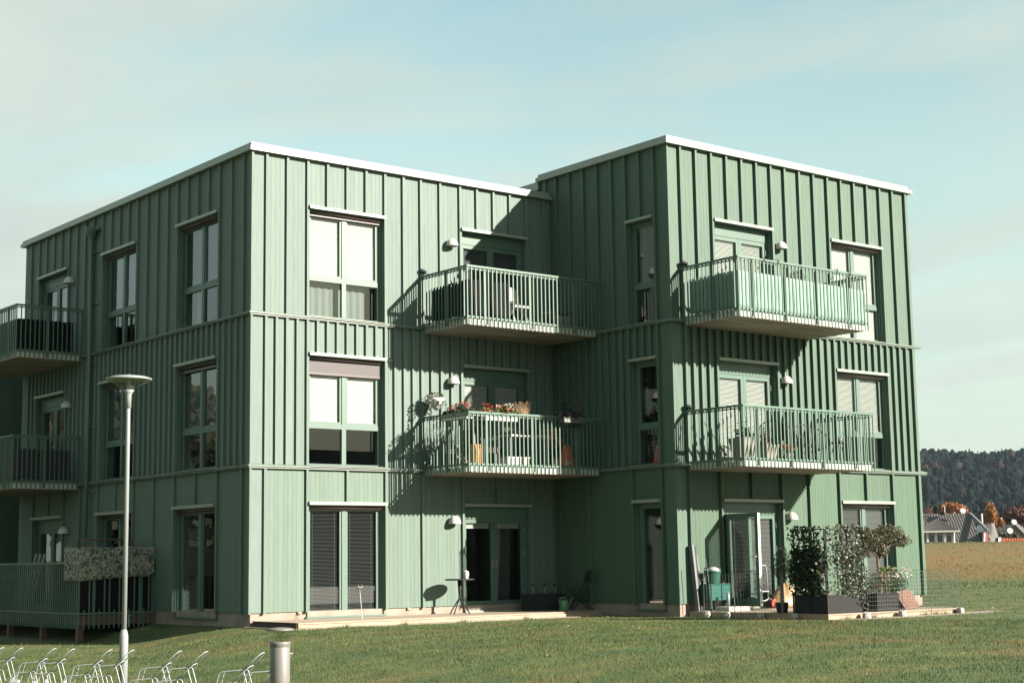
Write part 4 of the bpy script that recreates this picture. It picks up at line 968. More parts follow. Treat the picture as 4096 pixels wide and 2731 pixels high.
for y in (-1.39, -1.12): part('side', MB().box(5.24, 5.82, y, y+.012, zA2+.05, zA2+.20), M['white'], T)
for x in (5.24, 5.81): part('end', MB().box(x, x+.012, -1.378, -1.12, zA2+.05, zA2+.20), M['white'], T)
part('rim', MB().box(5.22, 5.84, -1.405, -1.392, zA2+.18, zA2+.205), M['white'], T)
def sack(name, label, cat, c, r, h, mt, z, seed=1, cols=None):
    mb = MB(); n, k = 28, 12; rr = random.Random(seed)
    ph = [rr.uniform(0, 6.28) for _ in range(6)]
    for j in range(k+1):
        t = j/k; w = (1-t**2.2)**.5*1.0 if t < .98 else .12
        w = max(w, .10)*(1+.10*math.sin(5*t+ph[0])) * (1.0 if t > .05 else .94)
        for i in range(n):
            a = 2*math.pi*i/n; q = 1+.07*math.sin(3*a+ph[1]+2*t)+.05*math.sin(7*a+ph[2]+5*t)+.03*math.sin(13*a+ph[3])
            mb.v.append((c[0]+r[0]*w*q*math.cos(a), c[1]+r[1]*w*q*math.sin(a), z+h*t*(1+.04*math.sin(4*a+ph[4]))))
    for j in range(k):
        for i in range(n): a = j*n+i; b = j*n+(i+1) % n; mb.face((a, b, b+n, a+n))
    mb.face(tuple(reversed(range(n)))); mb.face(tuple(k*n+i for i in range(n)))
    return single(name, mb, mt, label, cat, smooth=True)
def bagmat():
    m = bpy.data.materials.new('orange_printed_bag'); m.use_nodes = True; t = m.node_tree; b = t.nodes['Principled BSDF']; L = t.links.new; b.inputs['Roughness'].default_value = .35
    g_ = t.nodes.new('ShaderNodeNewGeometry'); v_ = t.nodes.new('ShaderNodeTexVoronoi'); v_.inputs['Scale'].default_value = 12; L(g_.outputs['Position'], v_.inputs['Vector'])
    r_ = t.nodes.new('ShaderNodeValToRGB'); r_.color_ramp.interpolation = 'CONSTANT'; e = r_.color_ramp.elements; e[0].color = (.38, .065, .018, 1); e[1].position = .68; e[1].color = (.36, .33, .28, 1); L(v_.outputs['Color'], r_.inputs[0]); L(r_.outputs[0], b.inputs['Base Color']); return m
sack('shopping_bag', 'crumpled orange and white plastic carrier bag on the middle balcony', 'bag', (6.80, -1.46), (.21, .12), .47, bagmat(), zA2+.03, 4)
sack('paper_bag', 'small brown paper bag crumpled beside the orange carrier bag', 'bag', (6.50, -1.46), (.12, .09), .17, M['gold'], zA2+.03, 9)
for i, (x, y) in enumerate(((7.15, -.45), (7.42, -.5))):
    T = thing('potted_flower', ['dim terracotta pot on a stand in the dark end of the middle balcony', 'second dim terracotta pot in the dark end of the middle balcony'][i], 'flower pot', (x, y, zA2), 'terracotta pots in the dark balcony corner')
    part('pot', MB().lathe([(.08, zA2+.50), (.12, zA2+.68), (.13, zA2+.70), (.0, zA2+.69)], (x, y, 0), 14), M['terra'], T, True); part('stand', MB().lathe([(.12, zA2+.03), (.02, zA2+.06), (.02, zA2+.47), (.1, zA2+.499)], (x, y, 0), 12), M['dark'], T); clump('foliage', ellip(90, (x, y, zA2+.80), (.14, .14, .12)), .05, M['leafd'], T)

# --- top balcony of the right wing
hung('mint_privacy_screen', [(8.03, -D-.22), (8.03, -D-1.59), (12.0, -D-1.595)], lambda t: 5.93-.05*min(1, t*3), lambda t: 6.66+.02*math.sin(t*40)*0-.05*sm((t-.3)/.7), M['mint'], 'mint green cloth laced inside the railing of the top right balcony', 'privacy screen', ripple=.009, n=140)
T = thing('twig_wreath', 'dark twig ball behind the mint cloth on the top right balcony', 'wreath', (10.0, -D-1.45, zB3)); P = ellip(420, (10.02, -D-1.42, 6.70), (.22, .13, .17), .6); clump('twigs', P, .09, M['darkwood'], T, .10); part('pot', MB().lathe([(.1, zB3+.03), (.15, zB3+.35), (.16, zB3+.62), (.0, zB3+.62)], (10.02, -D-1.42, 0), 14), M['dark'], T)
for i, x in enumerate((8.72, 9.14, 11.0, 11.42)):
    single('rail_hook', MB().tube([(x-.12, -D-1.60, 6.74), (x-.03, -D-1.59, 6.80), (x, -D-1.60, 6.97), (x, -D-1.70, 6.97), (x, -D-1.70, 6.86)], .011, 6), M['black'], ['first black hook from the corner on the top right balcony rail', 'second black hook from the corner on the top right balcony rail', 'third black hook from the corner on the top right balcony rail', 'black hook nearest the right end of the top right balcony rail'][i], 'hook', 'black hooks over the balcony rail')
# floodlight-like clamps where the rails meet the wall
for i, (x, y, z, lb) in enumerate(((4.06, -.06, 7.02, 'small dark clamp lamp where the top left balcony rail meets the wall'), (8.0, -D-.10, 7.0, 'small dark clamp lamp where the top right balcony rail meets the wall'), (8.0, -D-.10, 3.99, 'small dark clamp lamp where the middle right balcony rail meets the wall'))):
    T = thing('clamp_lamp', lb, 'lamp', (x, y, z-.1), 'clamp lamps at the rail ends')
    part('head', MB().tube([(x-.03, y+.02, z+.04), (x+.05, y-.06, z-.01)], [.05, .04], 10), M['dark'], T); part('arm', MB().tube([(x+.02, y-.03, z), (x+.10, y-.14, z-.07)], .010, 6), M['dark'], T); part('clamp', MB().box(x-.03, x+.03, y-.02, y+.03, z-.09, z-.03), M['dark'], T)
# --- middle balcony of the right wing
def tall_pot(x, y, z, r, h, label, fol, n, size, rad, up=.3, flowers=None):
    T = thing('tall_planter', label, 'planter', (x, y, z)); s2 = r
    mb = MB(); b0 = 0
    for zz, w in ((z, r*.68), (z+h, r), (z+h, r*.9), (z+h-.04, r*.88)):
        mb.v += [(x-w, y-w, zz), (x+w, y-w, zz), (x+w, y+w, zz), (x-w, y+w, zz)]
    for j in range(3):
        for i in range(4): mb.face((j*4+i, j*4+(i+1) % 4, j*4+4+(i+1) % 4, j*4+4+i))
    mb.face((3, 2, 1, 0)); mb.face((12, 13, 14, 15)); part('pot', mb, M['greypot'], T)
    clump('foliage', ellip(n, (x, y, z+h+rad*.45), (rad, rad, rad*.75), .1), size, fol, T, .4, up)
    return T
tall_pot(8.36, -D-1.30, zB2+.02, .235, .42, 'tapered grey planter of dark leaves by the corner of the middle right balcony', M['leafd'], 160, .09, .22, .9)
tall_pot(8.98, -D-1.30, zB2+.02, .20, .30, 'tapered grey planter of wine red leaves on the middle right balcony', M['wine'], 170, .08, .24)
T = thing('red_flower_pot', 'small pale pot of bright red flowers on the middle right balcony', 'flower pot', (9.66, -D-1.33, zB2)); part('pot', MB().lathe([(.07, zB2+.02), (.09, zB2+.17), (.0, zB2+.165)], (9.66, -D-1.33, 0), 14), M['white'], T, True); blooms('bloom', [(9.66+rnd.uniform(-.16, .16), -D-1.33+rnd.uniform(-.1, .1), zB2+.27+rnd.uniform(-.05, .08)) for _ in range(16)], .04, M['redf'], T, 18, .03); clump('foliage', ellip(60, (9.66, -D-1.33, zB2+.22), (.15, .12, .08)), .05, M['leaf'], T)
def string_chair(label, x, y, z, rot):
    T = thing('string_lounge_chair', label, 'chair', (x, y, z), 'black string lounge chairs on the balcony'); T.rotation_euler = (0, 0, rot)
    def lp(name, mb): me = mb.mesh(name, True); me.materials.append(M['black']); link(name, me, T)
    Cc = Vector((0, .02, .56)); nrm = Vector((0, -.62, .78)).normalized(); ax = Vector((1, 0, 0)); ay = nrm.cross(ax)
    ring = lambda t, rx, ry, off=0: Cc+ax*(rx*math.cos(t))+ay*(ry*math.sin(t))-nrm*off
    lp('outer_ring', MB().tube([ring(t, .40, .46) for t in np.linspace(0, 2*math.pi, 33)], .013, 6)); low = Cc-ay*.12-nrm*.22
    lp('inner_ring', MB().tube([low+ax*(.13*math.cos(t))+ay*(.13*math.sin(t)) for t in np.linspace(0, 2*math.pi, 17)], .010, 6))
    mb = MB()
    for k in range(44): t = 2*math.pi*k/44; mb.tube([ring(t, .40, .46), low+ax*(.13*math.cos(t))+ay*(.13*math.sin(t))], .0045, 4)
    me = mb.mesh('strings'); me.materials.append(M['black']); link('strings', me, T)['kind'] = 'stuff'
    for a in (.6, 2.55, 4.7): lp('leg', MB().tube([tuple(low+Vector((.1*math.cos(a), .1*math.sin(a), -.02))), (.30*math.cos(a), .28*math.sin(a), .0)], .011, 6))
    return T
string_chair('black string lounge chair seen from the side, nearer the door', 10.0, -D-.75, zB2+.03, 1.9); string_chair('black string lounge chair facing the camera beside the side table', 10.95, -D-.85, zB2+.03, -.3)
T = thing('closed_parasol', 'closed dark parasol standing behind the string chairs', 'parasol', (10.75, -D-.25, zB2)); part('pole', MB().tube([(10.75, -D-.25, zB2+.03), (10.75, -D-.25, 4.0)], .018, 8), M['dark'], T); part('canopy', MB().lathe([(.09, zB2+.55), (.07, zB2+.8), (.045, 3.9), (.01, 3.97)], (10.75, -D-.25, 0), 12), M['clothblack'], T, True); part('foot', MB().lathe([(.2, zB2+.03), (.18, zB2+.07), (.0, zB2+.07)], (10.75, -D-.25, 0), 16), M['dark'], T)
T = thing('side_table', 'round black side table at the right end of the middle right balcony', 'table', (11.6, -D-1.0, zB2)); part('table_top', MB().lathe([(.24, zB2+.46), (.25, zB2+.475), (.24, zB2+.485), (.0, zB2+.485)], (11.6, -D-1.0, 0), 22), M['dark'], T, True)
for a in (.5, 2.6, 4.7): part('leg', MB().tube([(11.6+.08*math.cos(a), -D-1+.08*math.sin(a), zB2+.46), (11.6+.2*math.cos(a), -D-1+.2*math.sin(a), zB2+.03)], .010, 6), M['black'], T)
single('white_lantern', MB().lathe([(.06, zB2+.486), (.075, zB2+.50), (.08, zB2+.57), (.06, zB2+.61), (.0, zB2+.612)], (11.62, -D-1.05, 0), 16), M['white'], 'small rounded white lantern on the round side table', 'lantern', smooth=True)
T = thing('slanting_rod', 'thin dark rod slanting behind the left side balusters of the middle right balcony', 'rod', (8.1, -D-.9, zB2)); part('rod', MB().tube([(8.08, -D-.35, 3.80), (8.1, -D-.75, 3.3)], .008, 6), M['dark'], T); part('sleeve', MB().tube([(8.1, -D-.75, 3.3), (8.12, -D-1.02, 2.95)], .02, 6), M['dark'], T)
single('small_gnome', MB().lathe([(.05, 0), (.085, .05), (.075, .16), (.05, .22), (.055, .26), (.02, .40), (.0, .42)], (7.9, -3.1, 2.86), 14), M['redpl'], 'small red ornament inside the narrow side window', 'ornament', smooth=True)

# ------------------------------------------------------------------ things on the right-hand deck
zD = -0.15
T = thing('leaning_boards', 'tall grey boards leaning upright at the left end of the right deck', 'boards', (8.02, -4.0, zD))
for i, (dx_, top, m_) in enumerate(((0, 1.18, 'greyboard'), (.075, 1.16, 'dark'), (.125, .98, 'greyboard'))):
    mb = MB(); mb.bar((8.04+dx_, -4.02-.02*i, zD+.005), (7.98+dx_, -3.93+.0*i, top), .055 if i < 2 else .03, .10 if i == 0 else .05, up=(0, 1, 0)); part('board', mb, M[m_], T)
part('handle', MB().tube([(8.16, -4.03, .62), (8.20, -4.05, .60), (8.20, -4.05, .50), (8.16, -4.03, .47)], .010, 6), M['white'], T)
for i, (x, y, h) in enumerate(((8.10, -4.36, 1.05), (8.02, -5.05, .85))):
    single('plant_cane', MB().tube([(x, y, zD), (x-.10+.12*i, y+.05, zD+h)], .008, 5), M['wire'], ['thin dark cane leaning beside the leaning grey boards', 'shorter thin dark cane at the left edge of the right deck'][i], 'cane', 'thin canes at the right deck')
T = thing('teal_cabinet', 'small teal metal cabinet on legs below the green bucket', 'cabinet', (8.45, -4.15, zD)); part('body', MB().box(8.14, 8.74, -4.28, -4.0, .06, .38), M['teal'], T)
for x in (8.15, 8.455): part('door', MB().box(x+.006, x+.276, -4.296, -4.282, .07, .365), M['teal'], T)
part('top', MB().box(8.125, 8.755, -4.30, -3.99, .381, .395), M['teal'], T); part('handle', MB().box(8.435, 8.475, -4.31, -4.30, .13, .17), M['dark'], T)
for x in (8.16, 8.72):
    for y in (-4.265, -4.015): part('leg', MB().box(x-.012, x+.012, y-.012, y+.012, zD, .059), M['teal'], T)
T = thing('green_bucket', 'dark green flexible tub filled with garden bits on the cabinet', 'bucket', (8.34, -4.14, .395)); bcx, bcy = 8.36, -4.14
part('tub', MB().lathe([(.125, .396), (.130, .40)] + [(.130+.004*(i % 2)+.0045*i, .42+.024*i) for i in range(10)] + [(.185, .66), (.172, .66), (.0, .60)], (bcx, bcy, 0), 26), M['greenbucket'], T, True)
for s in (-1, 1): part('handle', MB().tube([(bcx+s*.17, bcy-.06, .65), (bcx+s*.20, bcy-.03, .71), (bcx+s*.20, bcy+.03, .71), (bcx+s*.17, bcy+.06, .65)], .010, 6), M['greenbucket'], T)
part('contents', MB().lathe([(.15, .64), (.12, .70), (.05, .73), (.0, .735)], (bcx+.02, bcy, 0), 12), M['granite'], T, True)
single('small_trowel', MB().bar((8.58, -4.2, .405), (8.72, -4.16, .405), .02, .016), M['rust'], 'small orange trowel lying on the cabinet top', 'trowel')
T = thing('umbrella_stand', 'square pale concrete parasol base with a steel tube', 'parasol base', (8.5, -4.45, zD)); part('slab', MB().box(8.2, 8.82, -4.72, -4.35, zD, zD+.09), M['granite'], T); part('tube', MB().tube([(8.42, -4.5, zD+.09), (8.42, -4.5, .22)], .032, 14), M['galv'], T, True)
T = thing('folding_trolley', 'folding tube-frame hand trolley with red wheel by the open door', 'trolley', (10.0, -4.05, zD))
part('frame', MB().tube([(9.88, -4.0, .02), (9.88, -3.98, .70), (9.91, -3.98, .74), (10.12, -3.98, .74), (10.15, -3.98, .70), (10.15, -4.0, .02)], .013, 8), M['galv'], T, True)
part('crossbar', MB().tube([(9.86, -4.0, .28), (10.17, -4.0, .28)], .014, 8), M['dark'], T); part('crossbar', MB().tube([(9.86, -4.0, .20), (10.17, -4.0, .20)], .014, 8), M['galv'], T)
part('foot_frame', MB().tube([(9.88, -4.0, .03), (9.98, -4.05, .0), (10.08, -4.05, .03), (10.15, -4.02, .06), (10.22, -4.1, -.02)], .013, 8), M['galv'], T)
mb = MB(); mb.tube([(10.23, -4.12, -.055), (10.23, -4.08, -.055)], .092, 18); w_ = part('wheel', mb, M['redpl'], T); mb = MB(); mb.tube([(10.233, -4.085, -.055), (10.233, -4.065, -.055)], .094, 18); part('tyre', mb, M['dark'], w_)
sack('golden_sack', 'crumpled golden brown sack of garden waste beside the red trolley wheel', 'sack', (10.62, -4.08), (.36, .26), .50, M['gold'], zD+.001, 21)
sack('clear_sack', 'smaller half clear plastic sack behind the golden sack', 'sack', (10.95, -4.2), (.26, .2), .42, M['greypot'], zD+.001, 33)
T = thing('thuja_standard', 'small ball-shaped conifer on a stem tied to a grey stake', 'shrub', (8.05, -6.15, zD))
part('stake', MB().box(7.985, 8.03, -6.34, -6.30, zD, .60), M['greyboard'], T); part('trunk', MB().tube([(8.10, -6.2, zD), (8.11, -6.2, .55)], .016, 6), M['trunk'], T)
P = ellip(1500, (8.12, -6.25, .74), (.24, .24, .30), .3); P = np.concatenate([P, ellip(250, (8.14, -6.25, 1.02), (.08, .08, .12), .2)]); clump('foliage', P, .055, M['leafd'], T, .22, .8); part('pot', MB().lathe([(.10, zD), (.13, zD+.2), (.0, zD+.19)], (8.12, -6.2, 0), 14), M['dark'], T)

def wicker_planter(label, x0, x1, y0, y1, z0, z1, group):
    T = thing('wicker_planter', label, 'planter', ((x0+x1)/2, (y0+y1)/2, z0), group)
    part('liner', MB().box(x0+.014, x1-.014, y0+.014, y1-.014, z0, z1-.02), M['dark'], T); mb = MB(); p = .034
    n = int((x1-x0)/p); k = int((z1-z0)/.020)
    for j in range(k):
        zz = z0+.004+j*(z1-z0-.01)/k
        for i in range(n):
            x = x0+.006+i*(x1-x0-.012)/n+(p*.5 if j % 2 else 0)
            if x+p*.8 < x1: mb.bar((x, y0+.004, zz+.003), (x+p*.85, y0-.002, zz+.012), .008, .013)
    o = part('front_weave', mb, M['wicker'], T); o['kind'] = 'stuff'
    mb = MB(); n = int((y1-y0)/p)
    for j in range(k):
        zz = z0+.004+j*(z1-z0-.01)/k
        for i in range(n):
            y = y0+.006+i*(y1-y0-.012)/n+(p*.5 if j % 2 else 0)
            if y+p*.8 < y1: mb.bar((x0+.004, y, zz+.003), (x0-.002, y+p*.85, zz+.012), .008, .013)
    o = part('side_weave', mb, M['wicker'], T); o['kind'] = 'stuff'
    for (a, b) in ((x0, y0), (x1, y0), (x0, y1), (x1, y1)): part('corner_post', MB().box(a-.012, a+.012, b-.012, b+.012, z0, z1), M['black'], T)
    part('rim', MB().box(x0-.008, x1+.008, y0-.008, y0+.02, z1-.02, z1+.002), M['black'], T); part('rim', MB().box(x0-.008, x0+.02, y0+.021, y1+.008, z1-.02, z1+.002), M['black'], T)
    part('soil', MB().box(x0+.02, x1-.02, y0+.021, y1-.02, z1-.021, z1-.012), M['soil'], T); return T
GP = 'black wicker planters on the right deck'
wicker_planter('big black wicker planter on the left edge of the right deck, in shade', 7.98, 8.40, -7.03, -6.62, zD+.001, .20, GP)
wicker_planter('big black wicker planter at the front corner of the right deck', 7.98, 8.98, -7.45, -7.06, zD+.001, .20, GP)
wicker_planter('smaller black wicker planter beside the red-brown board', 9.42, 10.06, -7.45, -7.10, zD+.001, .185, GP)
def trellis(label, pts, z0, z1, step=.30):
    T = thing('trellis', label, 'trellis', (pts[0][0], pts[0][1], z0), 'black trellises over the planters')
    (xa, ya), (xb, yb_) = pts; L_ = math.hypot(xb-xa, yb_-ya); n = max(2, int(round(L_/step)))
    for i in range(n+1): t = i/n; part('post', MB().box(xa+(xb-xa)*t-.011, xa+(xb-xa)*t+.011, ya+(yb_-ya)*t-.011, ya+(yb_-ya)*t+.011, z0, z1), M['black'], T)
    part('top_rail', MB().bar((xa, ya, z1+.011), (xb, yb_, z1+.011), .024, .02), M['black'], T)
    for k in range(1, 5): zz = z0+(z1-z0)*k/5; part('wire', MB().bar((xa, ya, zz), (xb, yb_, zz), .006, .006), M['black'], T)
trellis('black trellis on the shaded left edge of the right deck', ((8.02, -7.40), (8.02, -6.64)), .19, 1.41, step=.25)
trellis('black trellis along the sunny front of the right deck', ((8.06, -7.40), (8.96, -7.40)), .19, 1.41)
def vine(label, n, fn, mt, size, stems, group=None):
    P = np.array([fn() for _ in range(n)]); T = thing('ivy', label, 'climbing plant', tuple(stems[0][0]), group); clump('foliage', P, size, mt, T, .85, -.2)
    for st_ in stems: part('stem', MB().tube(st_, .008, 5), M['trunk'], T)
def v1():
    while True:
        y = rnd.uniform(-7.30, -6.56); z = rnd.uniform(.18, 1.48); d = .62+.38*math.sin(y*5.1+z*3)*math.sin(z*4-y*2)
        if rnd.random() < d*(1.25 if z < 1.05 else .55): return (8.02+rnd.gauss(0, .065), y, z)
def v2():
    while True:
        x = rnd.uniform(8.0, 9.05); z = rnd.uniform(.16, 1.50); w = .30+.7*sm((x-8.18)/.25)
        if z < .75 and x < 8.55: w *= .35
        if rnd.random() < w*(1.0 if z < 1.15 else .6): return (x, -7.41+rnd.gauss(0, .05), z)
vine('dark dense ivy on the shaded left trellis of the right deck', 2300, v1, M['leafd'], .070, [[(8.02, -6.8, .19), (8.03, -6.82, .8), (8.02, -6.75, 1.35)], [(8.02, -7.1, .19), (8.01, -7.15, .9), (8.02, -7.05, 1.4)]])
vine('pale sunlit ivy on the front trellis of the right deck', 2000, v2, M['ivy'], .060, [[(8.6, -7.4, .19), (8.62, -7.41, .8), (8.58, -7.4, 1.35)], [(8.85, -7.4, .19), (8.82, -7.41, .9), (8.86, -7.4, 1.4)]])
vine('silvery plant trailing over the right end of the corner planter', 420, lambda: (8.98+rnd.gauss(0, .06), -7.44+rnd.gauss(0, .045), .30-abs(rnd.gauss(0, .20))), leafmat('silver_leaf', (.095, .105, .08), .3), .05, [[(8.95, -7.4, .19), (8.99, -7.46, .2), (9.0, -7.47, .0)]])
T = thing('dead_shrub', 'rusty brown withered shrub between the trellis and the olive tree', 'shrub', (8.75, -6.6, zD)); P = np.concatenate([ellip(160, (8.72, -6.6, 1.0), (.12, .12, .15)), ellip(120, (8.78, -6.6, .55), (.10, .10, .3))]); clump('foliage', P, .05, M['dry'], T, .5); part('stem', MB().tube([(8.75, -6.6, .3), (8.75, -6.6, 1.0)], .012, 6), M['trunk'], T); part('pot', MB().lathe([(.14, zD), (.19, zD+.34), (.20, zD+.36), (.17, zD+.36), (.0, zD+.33)], (8.75, -6.6, 0), 16), M['terra'], T, True)
T = thing('white_flower_shrub', 'white flowering shrub glowing behind the front trellis', 'shrub', (8.6, -6.9, zD)); P = np.concatenate([ellip(60, (8.42, -6.95, .92), (.10, .1, .22)), ellip(40, (8.52, -6.95, .7), (.06, .06, .12))]); clump('bloom', P, .07, M['whitef'], T, .9); clump('foliage', ellip(120, (8.45, -6.9, .62), (.16, .14, .32)), .06, M['leaf'], T); part('pot', MB().lathe([(.1, zD), (.14, zD+.3), (.0, zD+.28)], (8.45, -6.9, 0), 14), M['dark'], T)
# --- olive tree
ox, oy = 10.42, -6.72
T = thing('olive_tree', 'little olive tree with wide leaning crown on the right deck', 'tree', (ox, oy, zD))
part('pot', MB().lathe([(.14, zD), (.20, .16), (.21, .17), (.0, .16)], (ox, oy, 0), 18), M['dark'], T, True)
part('trunk', MB().tube([(ox, oy, .16), (ox+.015, oy, .45), (ox-.01, oy, .80), (ox-.02, oy, .92)], [.035, .028, .026, .024], 9), M['trunk'], T, True)
lobes = [((ox-.12, oy, 1.20), (.28, .24, .24)), ((ox+.24, oy-.02, 1.32), (.28, .24, .23)), ((ox+.58, oy+.03, 1.30), (.26, .22, .21)), ((ox-.36, oy+.03, 1.05), (.22, .2, .22)), ((ox+.10, oy, 1.02), (.22, .18, .15)), ((ox+.78, oy, 1.20), (.15, .14, .14)), ((ox-.30, oy+.05, 1.36), (.17, .16, .14))]
for i, (c, r) in enumerate(lobes): part('limb', MB().tube([(ox-.01, oy, .84+.01*i), ((ox+c[0])/2, oy, (1.0+c[2])/2), (c[0], c[1], c[2])], [.015, .010, .004], 6), M['trunk'], T, True)
part('limb', MB().tube([(ox-.01, oy, .82), (ox+.04, oy-.1, .96), (ox+.1, oy-.14, 1.1)], [.014, .01, .004], 6), M['trunk'], T, True)
P = np.concatenate([ellip(int(3300*r[0]), c, r, .25) for c, r in lobes] + [ellip(60, (c[0]+rnd.uniform(-.2, .2), c[1], c[2]+rnd.uniform(-.05, .2)), (.12, .1, .12), .3) for c, r in lobes]); clump('foliage', P, .062, M['olive'], T, .30, .5)
# --- flowers round the olive tree
T = thing('flowering_perennials', 'pink and yellow mixed perennials growing from the smaller wicker planter', 'flowers', (9.75, -7.27, .18)); P = np.concatenate([ellip(420, (9.62, -7.25, .38), (.26, .15, .24), .1), ellip(200, (9.95, -7.25, .42), (.2, .12, .24), .1)]); clump('foliage', P, .055, M['leaf'], T); blooms('bloom', [(9.45+rnd.uniform(-.1, .45), -7.28+rnd.uniform(-.1, .1), .42+rnd.uniform(-.1, .22)) for _ in range(20)], .03, M['pinkf'], T, 10, .02); clump('yellow_leaves', ellip(150, (9.95, -7.27, .62), (.30, .12, .09), .2), .075, M['leafy'], T, .4)
for (x, dx_) in ((9.74, .06), (9.92, -.05), (9.98, .05)): part('stem', MB().tube([(x, -7.3, .18), (x+dx_, -7.3, .60)], .012, 6), M['dry'], T)
T = thing('white_phlox', 'white flowering bush at the right of the olive tree', 'flowers', (11.05, -6.75, .2)); clump('foliage', ellip(420, (10.98, -6.72, .36), (.28, .2, .22), .1), .055, M['leaf'], T); blooms('bloom', [(10.95+rnd.uniform(-.22, .28), -6.78+rnd.uniform(-.15, .12), .56+rnd.uniform(-.12, .10)) for _ in range(20)], .04, M['whitef'], T, 16, .034); part('box', MB().box(10.75, 11.28, -6.9, -6.55, zD, .20), M['greyboard'], T)
T = thing('dark_pot', 'tall dark square pot half hidden behind the smaller wicker planter', 'plant pot', (9.78, -6.75, zD)); part('pot', MB().box(9.66, 9.92, -6.90, -6.64, zD, .24), M['brownup'], T); part('rim', MB().box(9.645, 9.935, -6.915, -6.625, .2405, .262), M['brownup'], T); clump('foliage', ellip(260, (9.55, -6.85, .55), (.35, .18, .30), .1), .06, M['leafd'], T); blooms('bloom', [(9.4+rnd.uniform(-.2, .3), -6.9, .55+rnd.uniform(-.1, .15)) for _ in range(9)], .03, M['pinkf'], T, 9, .02)
T = thing('propped_board', 'red-brown wooden board leaning on a box on the right deck', 'board', (10.9, -7.1, zD)); mb = MB(); mb.bar((10.93, -7.13, zD+.002), (10.86, -6.93, .20), .46, .018, up=(0, -1, .3)); part('board', mb, M['rust'], T); part('frame', MB().box(10.66, 11.1, -6.92, -6.90, zD, .14), M['darkwood'], T)
# --- wire mesh fence round the deck
def mesh_panel(label, a, b, z0, z1, cell=.075):
    T = thing('mesh_fence_panel', label, 'fence panel', (a[0], a[1], z0), 'green wire mesh panels round the right deck'); A_ = Vector((*a, 0)); B_ = Vector((*b, 0)); L_ = (B_-A_).length; mb = MB()
    n = int(L_/cell); k = int((z1-z0)/cell)
    for i in range(n+1): p = A_.lerp(B_, i/n); mb.bar((p.x, p.y, z0), (p.x, p.y, z1), .0032, .0032)
    for j in range(k+1): zz = z0+(z1-z0)*j/k; mb.bar((a[0], a[1], zz), (b[0], b[1], zz), .0032, .0032)
    part('wire_mesh', mb, M['wire'], T)['kind'] = 'stuff'
    part('post', MB().tube([(a[0], a[1], z0-.08), (a[0], a[1], z1+.01)], .007, 6), M['wire'], T); part('top_wire', MB().bar((a[0], a[1], z1), (b[0], b[1], z1), .007, .007), M['wire'], T)
for i, (a, b) in enumerate((((7.93, -4.3), (7.93, -5.3)), ((7.93, -5.3), (7.93, -6.4)), ((9.05, -7.52), (10.1, -7.52)), ((10.1, -7.52), (11.0, -7.52)), ((11.0, -7.52), (11.98, -7.52)), ((11.98, -7.52), (12.02, -6.2)), ((12.02, -6.2), (12.02, -5.0)))):
    mesh_panel(['mesh panel on the left deck edge nearest the house wall', 'mesh panel on the left deck edge next to the shaded planter', 'mesh panel in front of the smaller wicker planter', 'mesh panel in front of the red-brown board', 'rightmost front mesh panel by the deck corner', 'mesh panel along the right deck edge near the corner', 'mesh panel along the right deck edge nearer the house'][i], a, b, zD-.03, .60)
# --- cobbles along the deck edge
def cobble(label, x, y, s, rot):
    mb = MB(); rr = random.Random(int(x*100)); V = []
    for k in range(3):
        f_ = (.86, 1.0, .80)[k]; zz = (0, .5, 1)[k]
        for i in range(8):
            a = 2*math.pi*i/8+math.pi/8+rot; q = (1.0 if i % 2 else .93)*f_*(1+rr.uniform(-.08, .08)); V.append((x+s*q*math.cos(a), y+s*q*math.sin(a), -.262+s*1.35*zz+rr.uniform(-.008, .008)))
    mb.v = V
    for k in range(2):
        for i in range(8): mb.face((k*8+i, k*8+(i+1) % 8, k*8+8+(i+1) % 8, k*8+8+i))
    mb.face(tuple(reversed(range(8)))); mb.face(tuple(range(16, 24))); single('cobble_stone', mb, M['granite'], label, 'stone', 'granite cobbles along the right deck edge')
for i, (x, y) in enumerate(((7.84, -4.45), (7.84, -5.0), (7.84, -5.9), (7.84, -6.75), (8.85, -7.64), (9.95, -7.62), (11.82, -7.60))):
    cobble(['granite cobble at the left deck edge nearest the house', 'second granite cobble along the left deck edge', 'third granite cobble along the left deck edge', 'granite cobble in shade by the big planter', 'pale granite cobble below the silvery trailing plant', 'granite cobble below the smaller wicker planter', 'granite cobble at the right front corner of the deck'][i], x, y, .085, .2*i)
# weeds along the paving
wp = []
for (x, y) in ((8.35, -7.6), (9.15, -7.6), (10.75, -7.58), (11.1, -7.58), (11.4, -7.58), (0.9, -2.0), (2.2, -2.02), (3.6, -2.0), (5.2, -2.0)):
    for _ in range(36): a = rnd.uniform(0, 6.3); l = rnd.uniform(.04, .12); q = rnd.gauss(0, .04); w_ = rnd.gauss(0, .03); wp += [(x+q-.004, y+w_, -.25), (x+q+.004, y+w_, -.25), (x+q+.06*math.cos(a), y+w_+.06*math.sin(a), -.25+l)]
o = part('weeds', np_mesh('weeds', wp, 3), M['leaf'], None); tag(o, kind='stuff', label='tufts of weeds along the paving edge')

